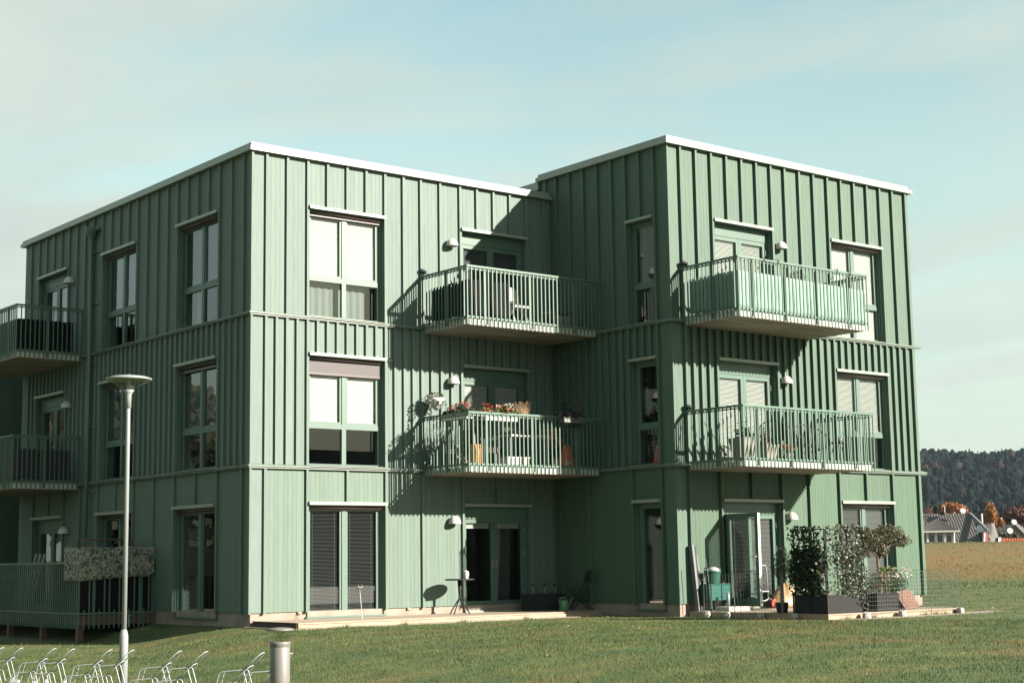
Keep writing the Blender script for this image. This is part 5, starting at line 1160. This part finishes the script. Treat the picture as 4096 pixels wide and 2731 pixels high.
# ------------------------------------------------------------------ foreground: street lamp, bollard light, bicycle stands
lp_ = at_depth(515, 1520, 20.0); LX, LY = lp_.x, lp_.y; zl = float(ground_h(LX, LY)); zt_ = lp_.z-.10
T = thing('street_lamp', 'tall pale steel lamp post with a flat dish-shaped head on the lawn', 'street lamp', (LX, LY, zl))
part('lower_post', MB().lathe([(.053, zl-.05), (.053, .06), (.050, .09), (.040, .13), (.033, .15)], (LX, LY, 0), 22), M['steelw'], T, True)
part('upper_post', MB().lathe([(.031, .12), (.028, zt_-.30), (.028, zt_-.20)], (LX, LY, 0), 20), M['steelw'], T, True)
part('neck', MB().lathe([(.038, zt_-.26), (.038, zt_-.10), (.052, zt_-.06), (.075, zt_-.03), (.07, zt_-.028), (.03, zt_-.05)], (LX, LY, 0), 20), M['steelw'], T, True)
part('lamp_bowl', MB().lathe([(.06, zt_-.02), (.16, zt_+.035), (.275, zt_+.10), (.275, zt_+.101)], (LX, LY, 0), 36), M['clear'], T, True)
part('bulb', MB().lathe([(.028, zt_-.03), (.030, zt_+.09), (.034, zt_+.11)], (LX, LY, 0), 14), M['steelw'], T, True)
part('lamp_cover', MB().lathe([(.276, zt_+.098), (.290, zt_+.100), (.292, zt_+.118), (.22, zt_+.142), (.10, zt_+.158), (.03, zt_+.162), (.015, zt_+.172), (.0, zt_+.173)], (LX, LY, 0), 40), M['steelw'], T, True)
bp_ = at_depth(780+2003*400/2352, 2480+220*400/2352, 12.6); BX, BY = bp_.x, bp_.y; zg = float(ground_h(BX, BY)); zc = bp_.z
T = thing('bollard_light', 'thick grey bollard light with clear lens at the lawn edge', 'bollard light', (BX, BY, zg))
part('post', MB().lathe([(.080, zg-.02), (.080, zc-.137), (.0795, zc-.136), (.081, zc-.134), (.083, zc-.110), (.087, zc-.093), (.075, zc-.093), (.0, zc-.095)], (BX, BY, 0), 40), M['alu'], T, True)
part('lens', MB().lathe([(.086, zc-.092), (.092, zc-.05), (.104, zc-.006)], (BX, BY, 0), 36), M['clear'], T, True)
part('reflector', MB().lathe([(.03, zc-.092), (.012, zc-.07), (.03, zc-.03), (.085, zc-.006)], (BX, BY, 0), 24), M['clear'], T, True)
part('cap', MB().lathe([(.108, zc-.006), (.110, zc-.004), (.110, zc+.006), (.08, zc+.014), (.03, zc+.019), (.0, zc+.020)], (BX, BY, 0), 40), M['alu'], T, True)
# bicycle stands
hr = Vector((CR.x, CR.y, 0)).normalized(); hf = Vector((_fw.x, _fw.y, 0)).normalized()
row_a = (165.0, 2645.0, 18.2); row_b = (982.0, 2677.0, 14.0)
gname = 'tubular bicycle stands in a row on the lawn edge'
def tube_pair(name, pts, off, T, r=.0052, loop=False):
    """two parallel bent tubes (off apart in depth); loop joins their far ends"""
    ov = (hf*.9+hr*.42)*off; a = [Vector(p)-ov/2 for p in pts]; b = [Vector(p)+ov/2 for p in pts]
    if loop:
        d = (a[-1]-a[-2]).normalized()*off*.5; mid_ = (a[-1]+b[-1])/2; seq = a+[mid_+d+(a[-1]-mid_)*.7, mid_+d*1.4, mid_+d+(b[-1]-mid_)*.7]+list(reversed(b)); part(name, MB().tube(seq, r, 7), M['galv'], T, True)
    else:
        part(name, MB().tube(a, r, 7), M['galv'], T, True); part(name, MB().tube(b, r, 7), M['galv'], T, True)
def fillet(p0, p1, p2, r=.035, n=4):
    p0, p1, p2 = Vector(p0), Vector(p1), Vector(p2); a = p1+(p0-p1).normalized()*r; b = p1+(p2-p1).normalized()*r
    return [a.lerp(p1, t).lerp(p1.lerp(b, t), t) for t in [i/n for i in range(n+1)]]
xs = [(-40, 'a'), (35, 'b'), (165, 'c'), (238, 'd'), (385, 'e'), (471, 'f'), (657, 'g'), (759, 'h'), (982, 'i'), (1092, 'j')]
words = ['leftmost bicycle stand, cut by the picture edge', 'second bicycle stand from the left edge', 'third bicycle stand from the left edge', 'fourth bicycle stand from the left edge', 'bicycle stand just left of the lamp post', 'bicycle stand whose loop crosses the lamp post', 'first bicycle stand right of the lamp post', 'second bicycle stand right of the lamp post', 'separate bicycle stand left of the bollard light', 'bicycle stand half hidden behind the bollard light']
for (px, _k), wd in zip(xs, words):
    t = (px-row_a[0])/(row_b[0]-row_a[0]); inv = 1/row_a[2]*(1-t)+1/row_b[2]*t; dep_ = 1/inv; py = row_a[1]+(row_b[1]-row_a[1])*t
    E0 = at_depth(px, py, dep_); zg2 = float(ground_h(E0.x, E0.y)); T = thing('bicycle_stand', wd, 'bicycle stand', (E0.x, E0.y, zg2), gname)
    q = lambda u, z, v=0: E0+hr*u+hf*v+Vector((0, 0, z))
    for lev, (du, dz) in enumerate(((0, 0), (-.098, -.112))):
        g_l = zg2-E0.z-dz
        bend0, el = q(du-.21, dz-.014), q(du, dz)
        arch = [q(du-.27, dz+g_l+.02), q(du-.255, dz-.19)] + fillet(q(du-.255, dz-.19), bend0, el) + fillet(bend0, el, q(du+.052, dz-.185), .018) + [q(du+.052, dz-.185), q(du+.12, dz+g_l+.02)]
        tube_pair('arch_tube', arch, .075, T)
        tube_pair('wheel_loop', [q(du-.02, dz-.02), q(du+.122, dz+.110)], .085, T, loop=True)
    for u in (-.262, .062): part('foot_sleeve', MB().tube([q(u, -.20), q(u, zg2-E0.z)], .022, 10), M['steelw'], T, True)
    part('ground_rail', MB().bar(q(-.45, zg2-E0.z+.02), q(.22, zg2-E0.z+.02), .05, .03), M['galv'], T)

# ------------------------------------------------------------------ background
# neighbouring block behind the gable
NB = thing('neighbour_block', 'dark green neighbouring block partly seen behind the gable balconies', 'building', (2, 20, -.4))
part('wall', MB().box(-.55, 6.0, 13.6, 26.0, -.8, 6.75), M['paintB'], NB); part('roof', MB().box(-.65, 6.1, 13.5, 26.1, 6.751, 6.88), M['trim'], NB)
part('ledge', MB().box(-.95, -.551, 13.6, 26, 4.35, 4.62), M['frame'], NB); part('pipe', MB().tube([(-.75, 14.6, 4.3), (-.75, 14.6, -.5)], .04, 8), M['frame'], NB)
for i in range(20): piece('batten', M['paintB'], -.60, -.551, 13.7+i*.47, 13.755+i*.47, 4.63, 6.75, NB)
for y in (14.2, 16.8, 19.4):
    w_ = part('window', MB().box(-.57, -.545, y, y+1.5, .3, 2.2), M['frame'], NB); part('pane', MB().box(-.585, -.571, y+.08, y+1.42, .38, 2.12), M['glass'], w_); part('sill', MB().box(-.62, -.571, y-.02, y+1.52, .26, .299), M['white'], w_)

# foliage generators for far trees
def crown(n, c, r, size, mt, par, name='crown', lob=7, asp=.8):
    Ps = []
    for _ in range(lob):
        d = rng.normal(size=3); d /= np.linalg.norm(d); d[2] = abs(d[2])*.8-.15
        Ps.append(ellip(n//lob, np.array(c)+d*np.array(r)*.55, np.array(r)*rng.uniform(.38, .58), .25))
    return clump(name, np.concatenate(Ps), size, mt, par, asp, .2)
RH, FH = Vector((CR.x, CR.y, 0)).normalized(), Vector((_fw.x, _fw.y, 0)).normalized()
def far(px, dist):
    """foot point on the ground in the direction of pixel column px, dist metres away"""
    v = FH+RH*((px-2048)/FPX/math.cos(PITCH)); v = v.normalized()*dist; x, y = CAM.x+v.x, CAM.y+v.y; return x, y, float(ground_h(x, y))
def tree(label, px, dist, h, w, mt, group=None, n=1500, size=.55, dz=0, cat='tree', low=.25):
    x, y, z = far(px, dist); z += dz; T = thing('broadleaf_tree', label, cat, (x, y, z), group)
    part('trunk', MB().tube([(x, y, z-.5), (x+.1, y, z+h*.35), (x, y, z+h*.75)], [.035*h, .025*h, .006*h], 8), M['trunk'], T, True)
    for k in range(4): a = k*1.6; part('limb', MB().tube([(x, y, z+h*.35), (x+w*.25*math.cos(a), y+w*.25*math.sin(a), z+h*.6)], [.015*h, .005*h], 6), M['trunk'], T)
    crown(n, (x, y, z+h*(.5+low*.5)), (w/2, w/2, h*(1-low)/2), size, mt, T, lob=11); return T
M['aut1'] = leafmat('autumn_orange_leaf', (0.232, 0.093, 0.031), .4, .25); M['aut2'] = leafmat('autumn_yellow_leaf', (0.295, 0.132, 0.040), .35, .25); M['aut3'] = leafmat('copper_beech_leaf', (0.078, 0.026, 0.019), .5, .15)
M['hedge'] = leafmat('hedge_leaf', (0.062, 0.056, 0.031), .4, .1); M['pine'] = leafmat('far_conifer', (0.031, 0.043, 0.025), .4, .1)
Hd = 250.0; U = Hd/FPX           # metres per photograph pixel at the houses
def HP(vx, vy, off=0.0):
    """house-plane point from zoom coordinates (446 px wide crop at 3650,1780), off metres nearer"""
    px, py = 3650+vx*446/1520, 1780+vy*446/1520; d = Hd-off
    v = _fw+CR*((px-2048)/FPX)-CU*((py-1365.5)/FPX); hdist = math.hypot(v.x, v.y); return CAM+v*(d/hdist)
M['tile'] = mat('dark_grey_roof_tile', (0.071, 0.068, 0.065), .6, island=.2); M['tiler'] = mat('orange_roof_tile', (0.36, 0.085, 0.03), .65, island=.2)
M['hwall'] = mat('grey_white_house_wall', (0.256, 0.248, 0.232), .8, var=.06, scale=1); M['hwhite'] = mat('white_house_wall', (0.62, 0.61, 0.58), .8); M['hred'] = mat('falu_red_boards', (0.132, 0.034, 0.025), .8, var=.1, scale=1)
M['hdark'] = glass('dark_house_glass', (.25, .28, .28))
def tile_plane(name, a, b, c, d, mt, par, tw=.40, th=.42, thick=.05):
    """pantiles on the quad a(left eave) b(right eave) c(right ridge) d(left ridge)"""
    a, b, c, d = map(Vector, (a, b, c, d)); nrm = (b-a).cross(d-a).normalized()
    if nrm.z < 0: nrm = -nrm
    nu = max(2, int(max((b-a).length, (c-d).length)/tw)); nv = max(2, int((d-a).length/th)); mb = MB(); full = max((b-a).length, (c-d).length)
    for j in range(nv):
        v0, v1_ = j/nv, (j+1)/nv; l0, r0, l1, r1 = a.lerp(d, v0), b.lerp(c, v0), a.lerp(d, v1_), b.lerp(c, v1_)
        w = ((l0+l1)/2-(r0+r1)/2).length; k = max(1, int(round(w/tw)))
        for i in range(k):
            s0, s1 = i/k+.02/k, (i+1)/k-.10/k; sm_ = (s0+s1)/2
            p = [l0.lerp(r0, s0)+nrm*thick*.4, l0.lerp(r0, sm_)+nrm*thick*1.8, l0.lerp(r0, s1)+nrm*thick*.5, l1.lerp(r1, s0), l1.lerp(r1, sm_)+nrm*thick*.9, l1.lerp(r1, s1)]
            b0 = len(mb.v); mb.v += [tuple(q_) for q_ in p]; mb.face((b0, b0+1, b0+4, b0+3)); mb.face((b0+1, b0+2, b0+5, b0+4))
    rf = part('roof', MB(), mt, par) if False else None
    base = MB(); base.quad(a, b, c, d); lo = [Vector(q_)-nrm*.16 for q_ in (a, b, c, d)]; base.quad(*reversed(lo))
    for p, q_, p2, q2 in ((a, b, lo[0], lo[1]), (b, c, lo[1], lo[2]), (c, d, lo[2], lo[3]), (d, a, lo[3], lo[0])): base.quad(p, p2, q2, q_)
    R_ = part('roof', base, M['brownup'] if mt is not M['tiler'] else mt, par); o = part(name, mb, mt, R_); o['kind'] = 'stuff'; return R_
# grey bungalow
g0 = HP(400, 1400); H1 = thing('grey_roofed_bungalow', 'long bungalow with dark grey tiled roof beyond the meadow', 'house', tuple(g0))
def hp3(vx, vy, off): return HP(vx, vy, off)
tile_plane('tile', HP(-700, 1360, 3.5), HP(965, 1360, 3.5), HP(782, 930, -1.0), HP(-700, 942, -1.0), M['tile'], H1)
tile_plane('tile', HP(965, 1360, 3.5)+FH*9, HP(-700, 1360, 3.5)+FH*9, HP(-700, 942, -1.0)+FH*.05, HP(782, 930, -1.0)+FH*.05, M['tile'], H1)
def slab(name, pts, th, mt, par):
    """polygon given extruded away from the camera"""
    mb = MB(); a = [Vector(p) for p in pts]; b = [p+FH*th for p in a]; mb.poly(a); mb.poly(list(reversed(b)))
    for i in range(len(a)): j = (i+1) % len(a); mb.quad(a[j], a[i], b[i], b[j])
    return part(name, mb, mt, par)
mb = MB(); mb.bar(HP(782, 926, -1.0), HP(1035, 1165, 3.8), .35, .30); part('verge_board', mb, M['greyboard'], H1)
slab('gable_wall', (HP(968, 1362, 3.3), HP(1040, 1356, 2.4), HP(1022, 1180, 3.0), HP(975, 1182, 3.3)), 3.0, M['hred'], H1)
mb = MB(); mb.bar(HP(968, 1365, 3.6), HP(976, 1185, 3.6), .25, .2); part('corner_board', mb, M['hwhite'], H1)
slab('wall', (HP(-700, 1400, 2.6), HP(960, 1375, 2.6), HP(960, 1345, 2.6), HP(-700, 1345, 2.6)), 6.5, M['hwall'], H1)
# sun room with hipped roof
tile_plane('tile', HP(60, 1172, 8.5), HP(650, 1160, 8.5), HP(330, 1002, 5.2), HP(318, 1002, 5.2), M['tile'], H1)
slab('sun_room_wall', (HP(100, 1400, 8.0), HP(585, 1385, 8.0), HP(590, 1185, 8.0), HP(100, 1190, 8.0)), 4.5, M['hwall'], H1)
mb = MB(); mb.bar(HP(60, 1182, 8.8), HP(650, 1168, 8.8), .2, .22); part('eave_board', mb, M['hwhite'], H1)
for v in (150, 262, 376, 498):
    w_ = slab('window', (HP(v-40, 1322, 8.04), HP(v+40, 1320, 8.04), HP(v+40, 1218, 8.04), HP(v-40, 1220, 8.04)), .05, M['hwhite'], H1)
    for i in range(2):
        for j in range(3): slab('pane', (HP(v-32+34*i, 1312-31*j, 8.075), HP(v-2+34*i, 1312-31*j, 8.075), HP(v-2+34*i, 1286-31*j, 8.075), HP(v-32+34*i, 1286-31*j, 8.075)), .02, M['black'], w_)
for v in (200, 318, 432, 560): mb = MB(); mb.bar(HP(v, 1320, 8.06), HP(v, 1190, 8.06), .28, .1); part('pilaster', mb, M['hwhite'], H1)
mb = MB(); mb.bar(HP(450, 1380, 8.3), HP(450, 1175, 8.3), .1, .1); part('downpipe', mb, M['greyboard'], H1)
mb = MB(); mb.bar(HP(558, 1385, 8.2), HP(558, 1315, 8.2), .40, .4); part('gate_post', mb, M['hwhite'], H1)
mb = MB(); mb.bar(HP(436, 945, 0), HP(436, 825, 0), .14, .14); part('flue', mb, M['hwall'], H1); mb = MB(); mb.bar(HP(420, 950, .2), HP(420, 918, .2), .9, .6); part('chimney', mb, M['dark'], H1)
def dish(v, w, r, par):
    c = HP(v, w, .5); mb = MB(); n = -FH+Vector((0, 0, .3)); n.normalize(); mb.tube([c-n*.02, c+n*.03], [r*.85, r], 18); part('satellite_dish', mb, M['lampw'], par); part('dish_pole', MB().tube([c, c+Vector((0, 0, -r*1.3))], .03, 6), M['galv'], par)
dish(688, 893, .42, H1)
# white gable house with red roof
g1 = HP(1080, 1358, -6); H2 = thing('white_gable_house', 'white rendered house with steep orange tiled roof beside the bungalow', 'house', tuple(g1))
slab('wall', (HP(1042, 1362, 1.5), HP(1108, 1362, 1.5), HP(1140, 1235, 1.5), HP(1093, 1075, 1.5), HP(1046, 1235, 1.5)), 8, M['hwhite'], H2)
tile_plane('tile', HP(930, 1185, -9), HP(1046, 1245, 1.0), HP(1090, 1068, 1.0), HP(955, 1068, -9), M['tiler'], H2)
mb = MB(); mb.bar(HP(1092, 1062, 1.8), HP(1155, 1258, 1.8), .35, .4); part('verge_board', mb, M['hwhite'], H2); mb = MB(); mb.bar(HP(1092, 1062, 1.8), HP(1048, 1250, 1.8), .2, .3); part('verge_board', mb, M['hwhite'], H2)
slab('window', (HP(1108, 1310, -2.9), HP(1165, 1310, -2.9), HP(1170, 1268, -2.9), HP(1108, 1262, -2.9)), .1, M['dark'], H2)
slab('wall', (HP(1105, 1352, -3.1), HP(1185, 1352, -3.1), HP(1185, 1315, -3.1), HP(1105, 1315, -3.1)), 6, M['hwall'], H2)
mb = MB(); mb.bar(HP(945, 1070, -4), HP(937, 930, -4), .30, .3); part('chimney', mb, M['hwall'], H2)
H3 = thing('orange_roofed_outbuilding', 'low outbuilding with bright orange tiled roof at the right edge', 'house', tuple(HP(1350, 1356, 0)))
tile_plane('tile', HP(1180, 1350, 2), HP(1900, 1325, 2), HP(1900, 1262, -2), HP(1195, 1270, -2), M['tiler'], H3); mb = MB(); mb.bar(HP(1178, 1352, 2), HP(1190, 1266, -2), .25, .25); part('verge_board', mb, M['hwhite'], H3)
slab('wall', (HP(1190, 1380, 1.5), HP(1900, 1360, 1.5), HP(1900, 1345, 1.5), HP(1190, 1352, 1.5)), 5, M['hwhite'], H3)
H4 = thing('grey_gable_house', 'grey house gable with satellite dishes at the right edge', 'house', tuple(HP(1430, 1250, -60)))
slab('wall', (HP(1300, 1280, -60), HP(1560, 1280, -60), HP(1560, 1240, -60), HP(1385, 1075, -60), HP(1300, 1160, -60)), 9, M['greypot'], H4)
tile_plane('tile', HP(1580, 1262, -59), HP(1600, 1200, -70), HP(1400, 1040, -70), HP(1385, 1068, -59), M['tile'], H4); dish(1330, 1165, .45, H4); dish(1385, 1045, .4, H4)
H5 = thing('red_cottage', 'dull red cottage roof behind the white gable house', 'house', tuple(HP(1190, 1170, -80))); tile_plane('tile', HP(1110, 1180, -78), HP(1275, 1172, -78), HP(1240, 1105, -84), HP(1125, 1110, -84), mat('dull_red_tile', (.085, .026, .020), .7, island=.2), H5); slab('wall', (HP(1120, 1240, -80), HP(1265, 1240, -80), HP(1265, 1170, -80), HP(1120, 1178, -80)), 6, M['hred'], H5); mb = MB(); mb.bar(HP(1143, 1110, -83), HP(1143, 1060, -83), 1.0, 1.0); part('chimney', mb, M['hred'], H5)
# trees among the houses
def tree_at(label, vx, vy_base, vy_top, w_px, off, mt, n=1500, size=.5, name='broadleaf_tree', group='autumn trees among the far houses'):
    b = HP(vx, vy_base, off); d = Hd-off; u_ = d/FPX*446/1520; h = (vy_base-vy_top)*u_; w = w_px*u_; T = thing(name, label, 'tree', tuple(b), group); x, y, z = b
    part('trunk', MB().tube([(x, y, z-1), (x, y, z+h*.7)], [.02*h+.05, .03], 7), M['trunk'], T); crown(n, (x, y, z+h*.60), (w/2, w/2, h*.46), size, mt, T, lob=13); return T
tree_at('wide orange autumn tree behind the bungalow roof', 560, 1100, 775, 400, -30, M['aut1'], 2200)
tree_at('green autumn tree left of the bungalow flue', 345, 1100, 800, 130, -33, M['pine'], 700)
tree_at('tall yellow orange birch behind the white gable house', 1075, 1240, 800, 200, -45, M['aut2'], 2200)
tree_at('small orange tree beside the tall birch', 1200, 1200, 1000, 120, -50, M['aut2'], 700)
tree_at('big dark copper red tree at the right edge', 1480, 1260, 830, 520, -90, M['aut3'], 2600, .7)
tree_at('low hedge-like bush behind the orange outbuilding', 1330, 1300, 1190, 330, -25, M['hedge'], 1100, .4, 'hedge_bush', None)
# autumn trees left of the picture, mirrored in the gable windows
def plain_tree(label, x, y, h, w, mt):
    z = float(ground_h(x, y)); T = thing('broadleaf_tree', label, 'tree', (x, y, z), 'autumn trees left of the picture'); part('trunk', MB().tube([(x, y, z-.3), (x+.2, y, z+h*.4), (x, y, z+h*.8)], [.28, .2, .05], 8), M['trunk'], T, True); crown(3600, (x, y, z+h*.47), (w/2, w/2, h*.50), .55, mt, T, lob=18)
for i_, (x, y, h, w, m_) in enumerate(((-11, 29, 10, 9, 'pine'), (-15, 37, 12, 10, 'hedge'), (-19, 45, 12, 11, 'pine'), (-25, 52, 13, 12, 'aut3'), (-13, 52, 14, 13, 'pine'), (-20, 31, 11, 9, 'aut3'))):
    plain_tree(['dark green tree nearest the gable, mirrored in its windows', 'brown autumn tree mirrored in the middle gable window', 'second dark green tree mirrored in the gable windows', 'rusty tree mirrored in the gable windows', 'farthest green tree mirrored in the gable windows', 'rusty tree at the left of the mirrored trees'][i_], x, y, h, w, M[m_])
HM = thing('gabled_house', 'dark gabled house behind the camera, mirrored in the front windows', 'house', (38, -64, -.9))
part('wall', MB().box(30, 48, -70, -60, -1.0, 4.6), M['hred'], HM); mb = MB(); mb.poly([(29.5, -59.5, 4.5), (48.5, -59.5, 4.5), (48.5, -65, 8.6), (29.5, -65, 8.6)]); mb.poly([(29.5, -65, 8.6), (48.5, -65, 8.6), (48.5, -70.5, 4.5), (29.5, -70.5, 4.5)]); mb.poly([(29.5, -59.5, 4.5), (29.5, -65, 8.6), (29.5, -70.5, 4.5)]); mb.poly([(48.5, -59.5, 4.5), (48.5, -70.5, 4.5), (48.5, -65, 8.6)]); part('roof', mb, M['tile'], HM)
plain_tree('dark tree behind the camera, mirrored in the left-wing windows', 23, -66, 11, 9, M['pine'])

# wooded hill
def hill_h(a, r):
    """a: bearing right of the view axis; r: distance"""
    ridge = 66 + 7*np.sin(a*9+1) + 4*np.sin(a*23) + 2.5*np.sin(a*51+2)
    return 2.0 + ridge*sm((r-560)/720)
na, nr = 160, 40
aa = np.linspace(-.15, 1.5, na); rr_ = np.linspace(420, 1700, nr); Aa, Rr = np.meshgrid(aa, rr_)
hx = CAM.x+Rr*np.sin(YAW+Aa); hy = CAM.y+Rr*np.cos(YAW+Aa); hz_ = np.where(Rr > 1690, -5, hill_h(Aa, Rr)-.3)
V = np.stack([hx, hy, hz_], -1).reshape(-1, 3); F = [(i*na+j, i*na+j+1, (i+1)*na+j+1, (i+1)*na+j) for i in range(nr-1) for j in range(na-1)]
me = bpy.data.meshes.new('hill'); me.from_pydata(V.tolist(), [], F); me.materials.append(mat('hill_floor', (.014, .018, .012), .95)); tag(link('hill', me), kind='structure')
def ico():
    t = (1+5**.5)/2; v = [(-1,t,0),(1,t,0),(-1,-t,0),(1,-t,0),(0,-1,t),(0,1,t),(0,-1,-t),(0,1,-t),(t,0,-1),(t,0,1),(-t,0,-1),(-t,0,1)]
    f = [(0,11,5),(0,5,1),(0,1,7),(0,7,10),(0,10,11),(1,5,9),(5,11,4),(11,10,2),(10,7,6),(7,1,8),(3,9,4),(3,4,2),(3,2,6),(3,6,8),(3,8,9),(4,9,5),(2,4,11),(6,2,10),(8,6,7),(9,8,1)]
    v = [np.array(p)/np.linalg.norm(p) for p in v]
    for _ in range(2):
        c = {}; nf = []
        def m(a, b):
            k = (min(a, b), max(a, b))
            if k not in c: q = v[a]+v[b]; v.append(q/np.linalg.norm(q)); c[k] = len(v)-1
            return c[k]
        for a, b, d in f: x, y, z = m(a, b), m(b, d), m(d, a); nf += [(a, x, z), (b, y, x), (d, z, y), (x, y, z)]
        f = nf
    return np.array(v), np.array(f)
def forest():
    IV, IF = ico(); nv = len(IV); n1, n2 = 3000, 1500
    a = np.concatenate([rng.uniform(.17, .45, n1), rng.uniform(-.12, 1.4, n2)]); n = n1+n2; r = 520+840*rng.random(n)**.8; z = hill_h(a, r)
    x = CAM.x+r*np.sin(YAW+a); y = CAM.y+r*np.cos(YAW+a); VV, FF, CC, LV, LC = [], [], [], [], []
    for i in range(n):
        h = rng.uniform(7.5, 13); w = rng.uniform(5.5, 9); con = rng.random() < .22
        if con: w *= .55; h *= 1.2
        ph = rng.uniform(0, 6.28, 4); q = 1+.16*np.sin(IV[:, 0]*5+ph[0])*np.sin(IV[:, 1]*5+ph[1])+.13*np.sin(IV[:, 2]*7+ph[2]+IV[:, 0]*4)+rng.normal(0, .05, nv)
        P = IV*q[:, None]*np.array([w/2, w/2, h*.5]); P[:, 2] += h*.5
        if con: P[:, :2] *= np.clip(1.35-P[:, 2:3]/h*1.2, .08, 2)
        P += np.array([x[i], y[i], z[i]]); FF.append(IF+i*nv); VV.append(P)
        aut = rng.random() < .05+.17*float(sm((r[i]-1080)/230)); base = np.array((.034, .020, .013)) if aut else np.array((.0058, .0094, .0088)) if not con else np.array((.0035, .0068, .0072))
        c = .86*base*rng.uniform(.65, 1.4)*np.array((rng.uniform(.8, 1.3), 1, rng.uniform(.85, 1.15))); CC.append(np.clip(np.tile(c, (nv, 1))*rng.uniform(.7, 1.3, (nv, 1)), 0, 1))
        if i < n1:
            k = 26; d = IV[rng.integers(0, nv, k)]; L_ = d*np.array([w/2, w/2, h*.5])*rng.uniform(.95, 1.18, (k, 1)); L_[:, 2] += h*.5
            if con: L_[:, :2] *= np.clip(1.35-L_[:, 2:3]/h*1.2, .08, 2)
            LV.append(leaf_verts(L_+np.array([x[i], y[i], z[i]]), rng.uniform(.5, 1.1, k), .8, .2)); LC.append(np.repeat(np.tile(c, (k, 1))*rng.uniform(.7, 1.3, (k, 1)), 4, axis=0))
    V = np.concatenate(VV); F = np.concatenate(FF); L4 = np.concatenate(LV); m4 = len(L4)//4; loops = np.concatenate([F.ravel(), len(V)+np.arange(len(L4))]).astype(np.int32)
    me = bpy.data.meshes.new('forest'); AV = np.concatenate([V, L4]).astype(np.float32); me.vertices.add(len(AV)); me.vertices.foreach_set('co', AV.ravel()); me.loops.add(len(loops)); me.loops.foreach_set('vertex_index', loops)
    ls = np.concatenate([np.arange(len(F))*3, len(F)*3+np.arange(m4)*4]).astype(np.int32); me.polygons.add(len(ls)); me.polygons.foreach_set('loop_start', ls); me.polygons.foreach_set('use_smooth', np.ones(len(ls), bool)); me.update(calc_edges=True)
    cc_ = np.concatenate([np.concatenate(CC), np.concatenate(LC)]); at = me.color_attributes.new('tree_colour', 'FLOAT_COLOR', 'POINT'); at.data.foreach_set('color', np.concatenate([cc_, np.ones((len(cc_), 1))], 1).ravel().astype(np.float32))
    m = bpy.data.materials.new('forest_foliage'); m.use_nodes = True; t = m.node_tree; b = t.nodes['Principled BSDF']; b.inputs['Roughness'].default_value = .9; b.inputs['Specular IOR Level'].default_value = .05
    ca = t.nodes.new('ShaderNodeVertexColor'); ca.layer_name = 'tree_colour'; t.links.new(ca.outputs[0], b.inputs['Base Color'])
    me.materials.append(m); o = link('forest', me); tag(o, kind='stuff', label='dark autumn forest covering the far hillside')
forest()

# autumn haze over the valley
mb = MB(); mb.box(-1500, 2600, -1500, 2600, -9, 118); hzo = tag(link('haze', mb.mesh('haze')), kind='stuff', label='thin blue autumn haze')
hm = bpy.data.materials.new('haze'); hm.use_nodes = True; t = hm.node_tree; t.nodes.remove(t.nodes['Principled BSDF']); pv_ = t.nodes.new('ShaderNodeVolumePrincipled')
pv_.inputs['Color'].default_value = (0.62, 0.82, 1.0, 1); pv_.inputs['Density'].default_value = 0.00004; pv_.inputs['Anisotropy'].default_value = 0.1
t.links.new(pv_.outputs[0], t.nodes['Material Output'].inputs['Volume']); hzo.data.materials.append(hm)
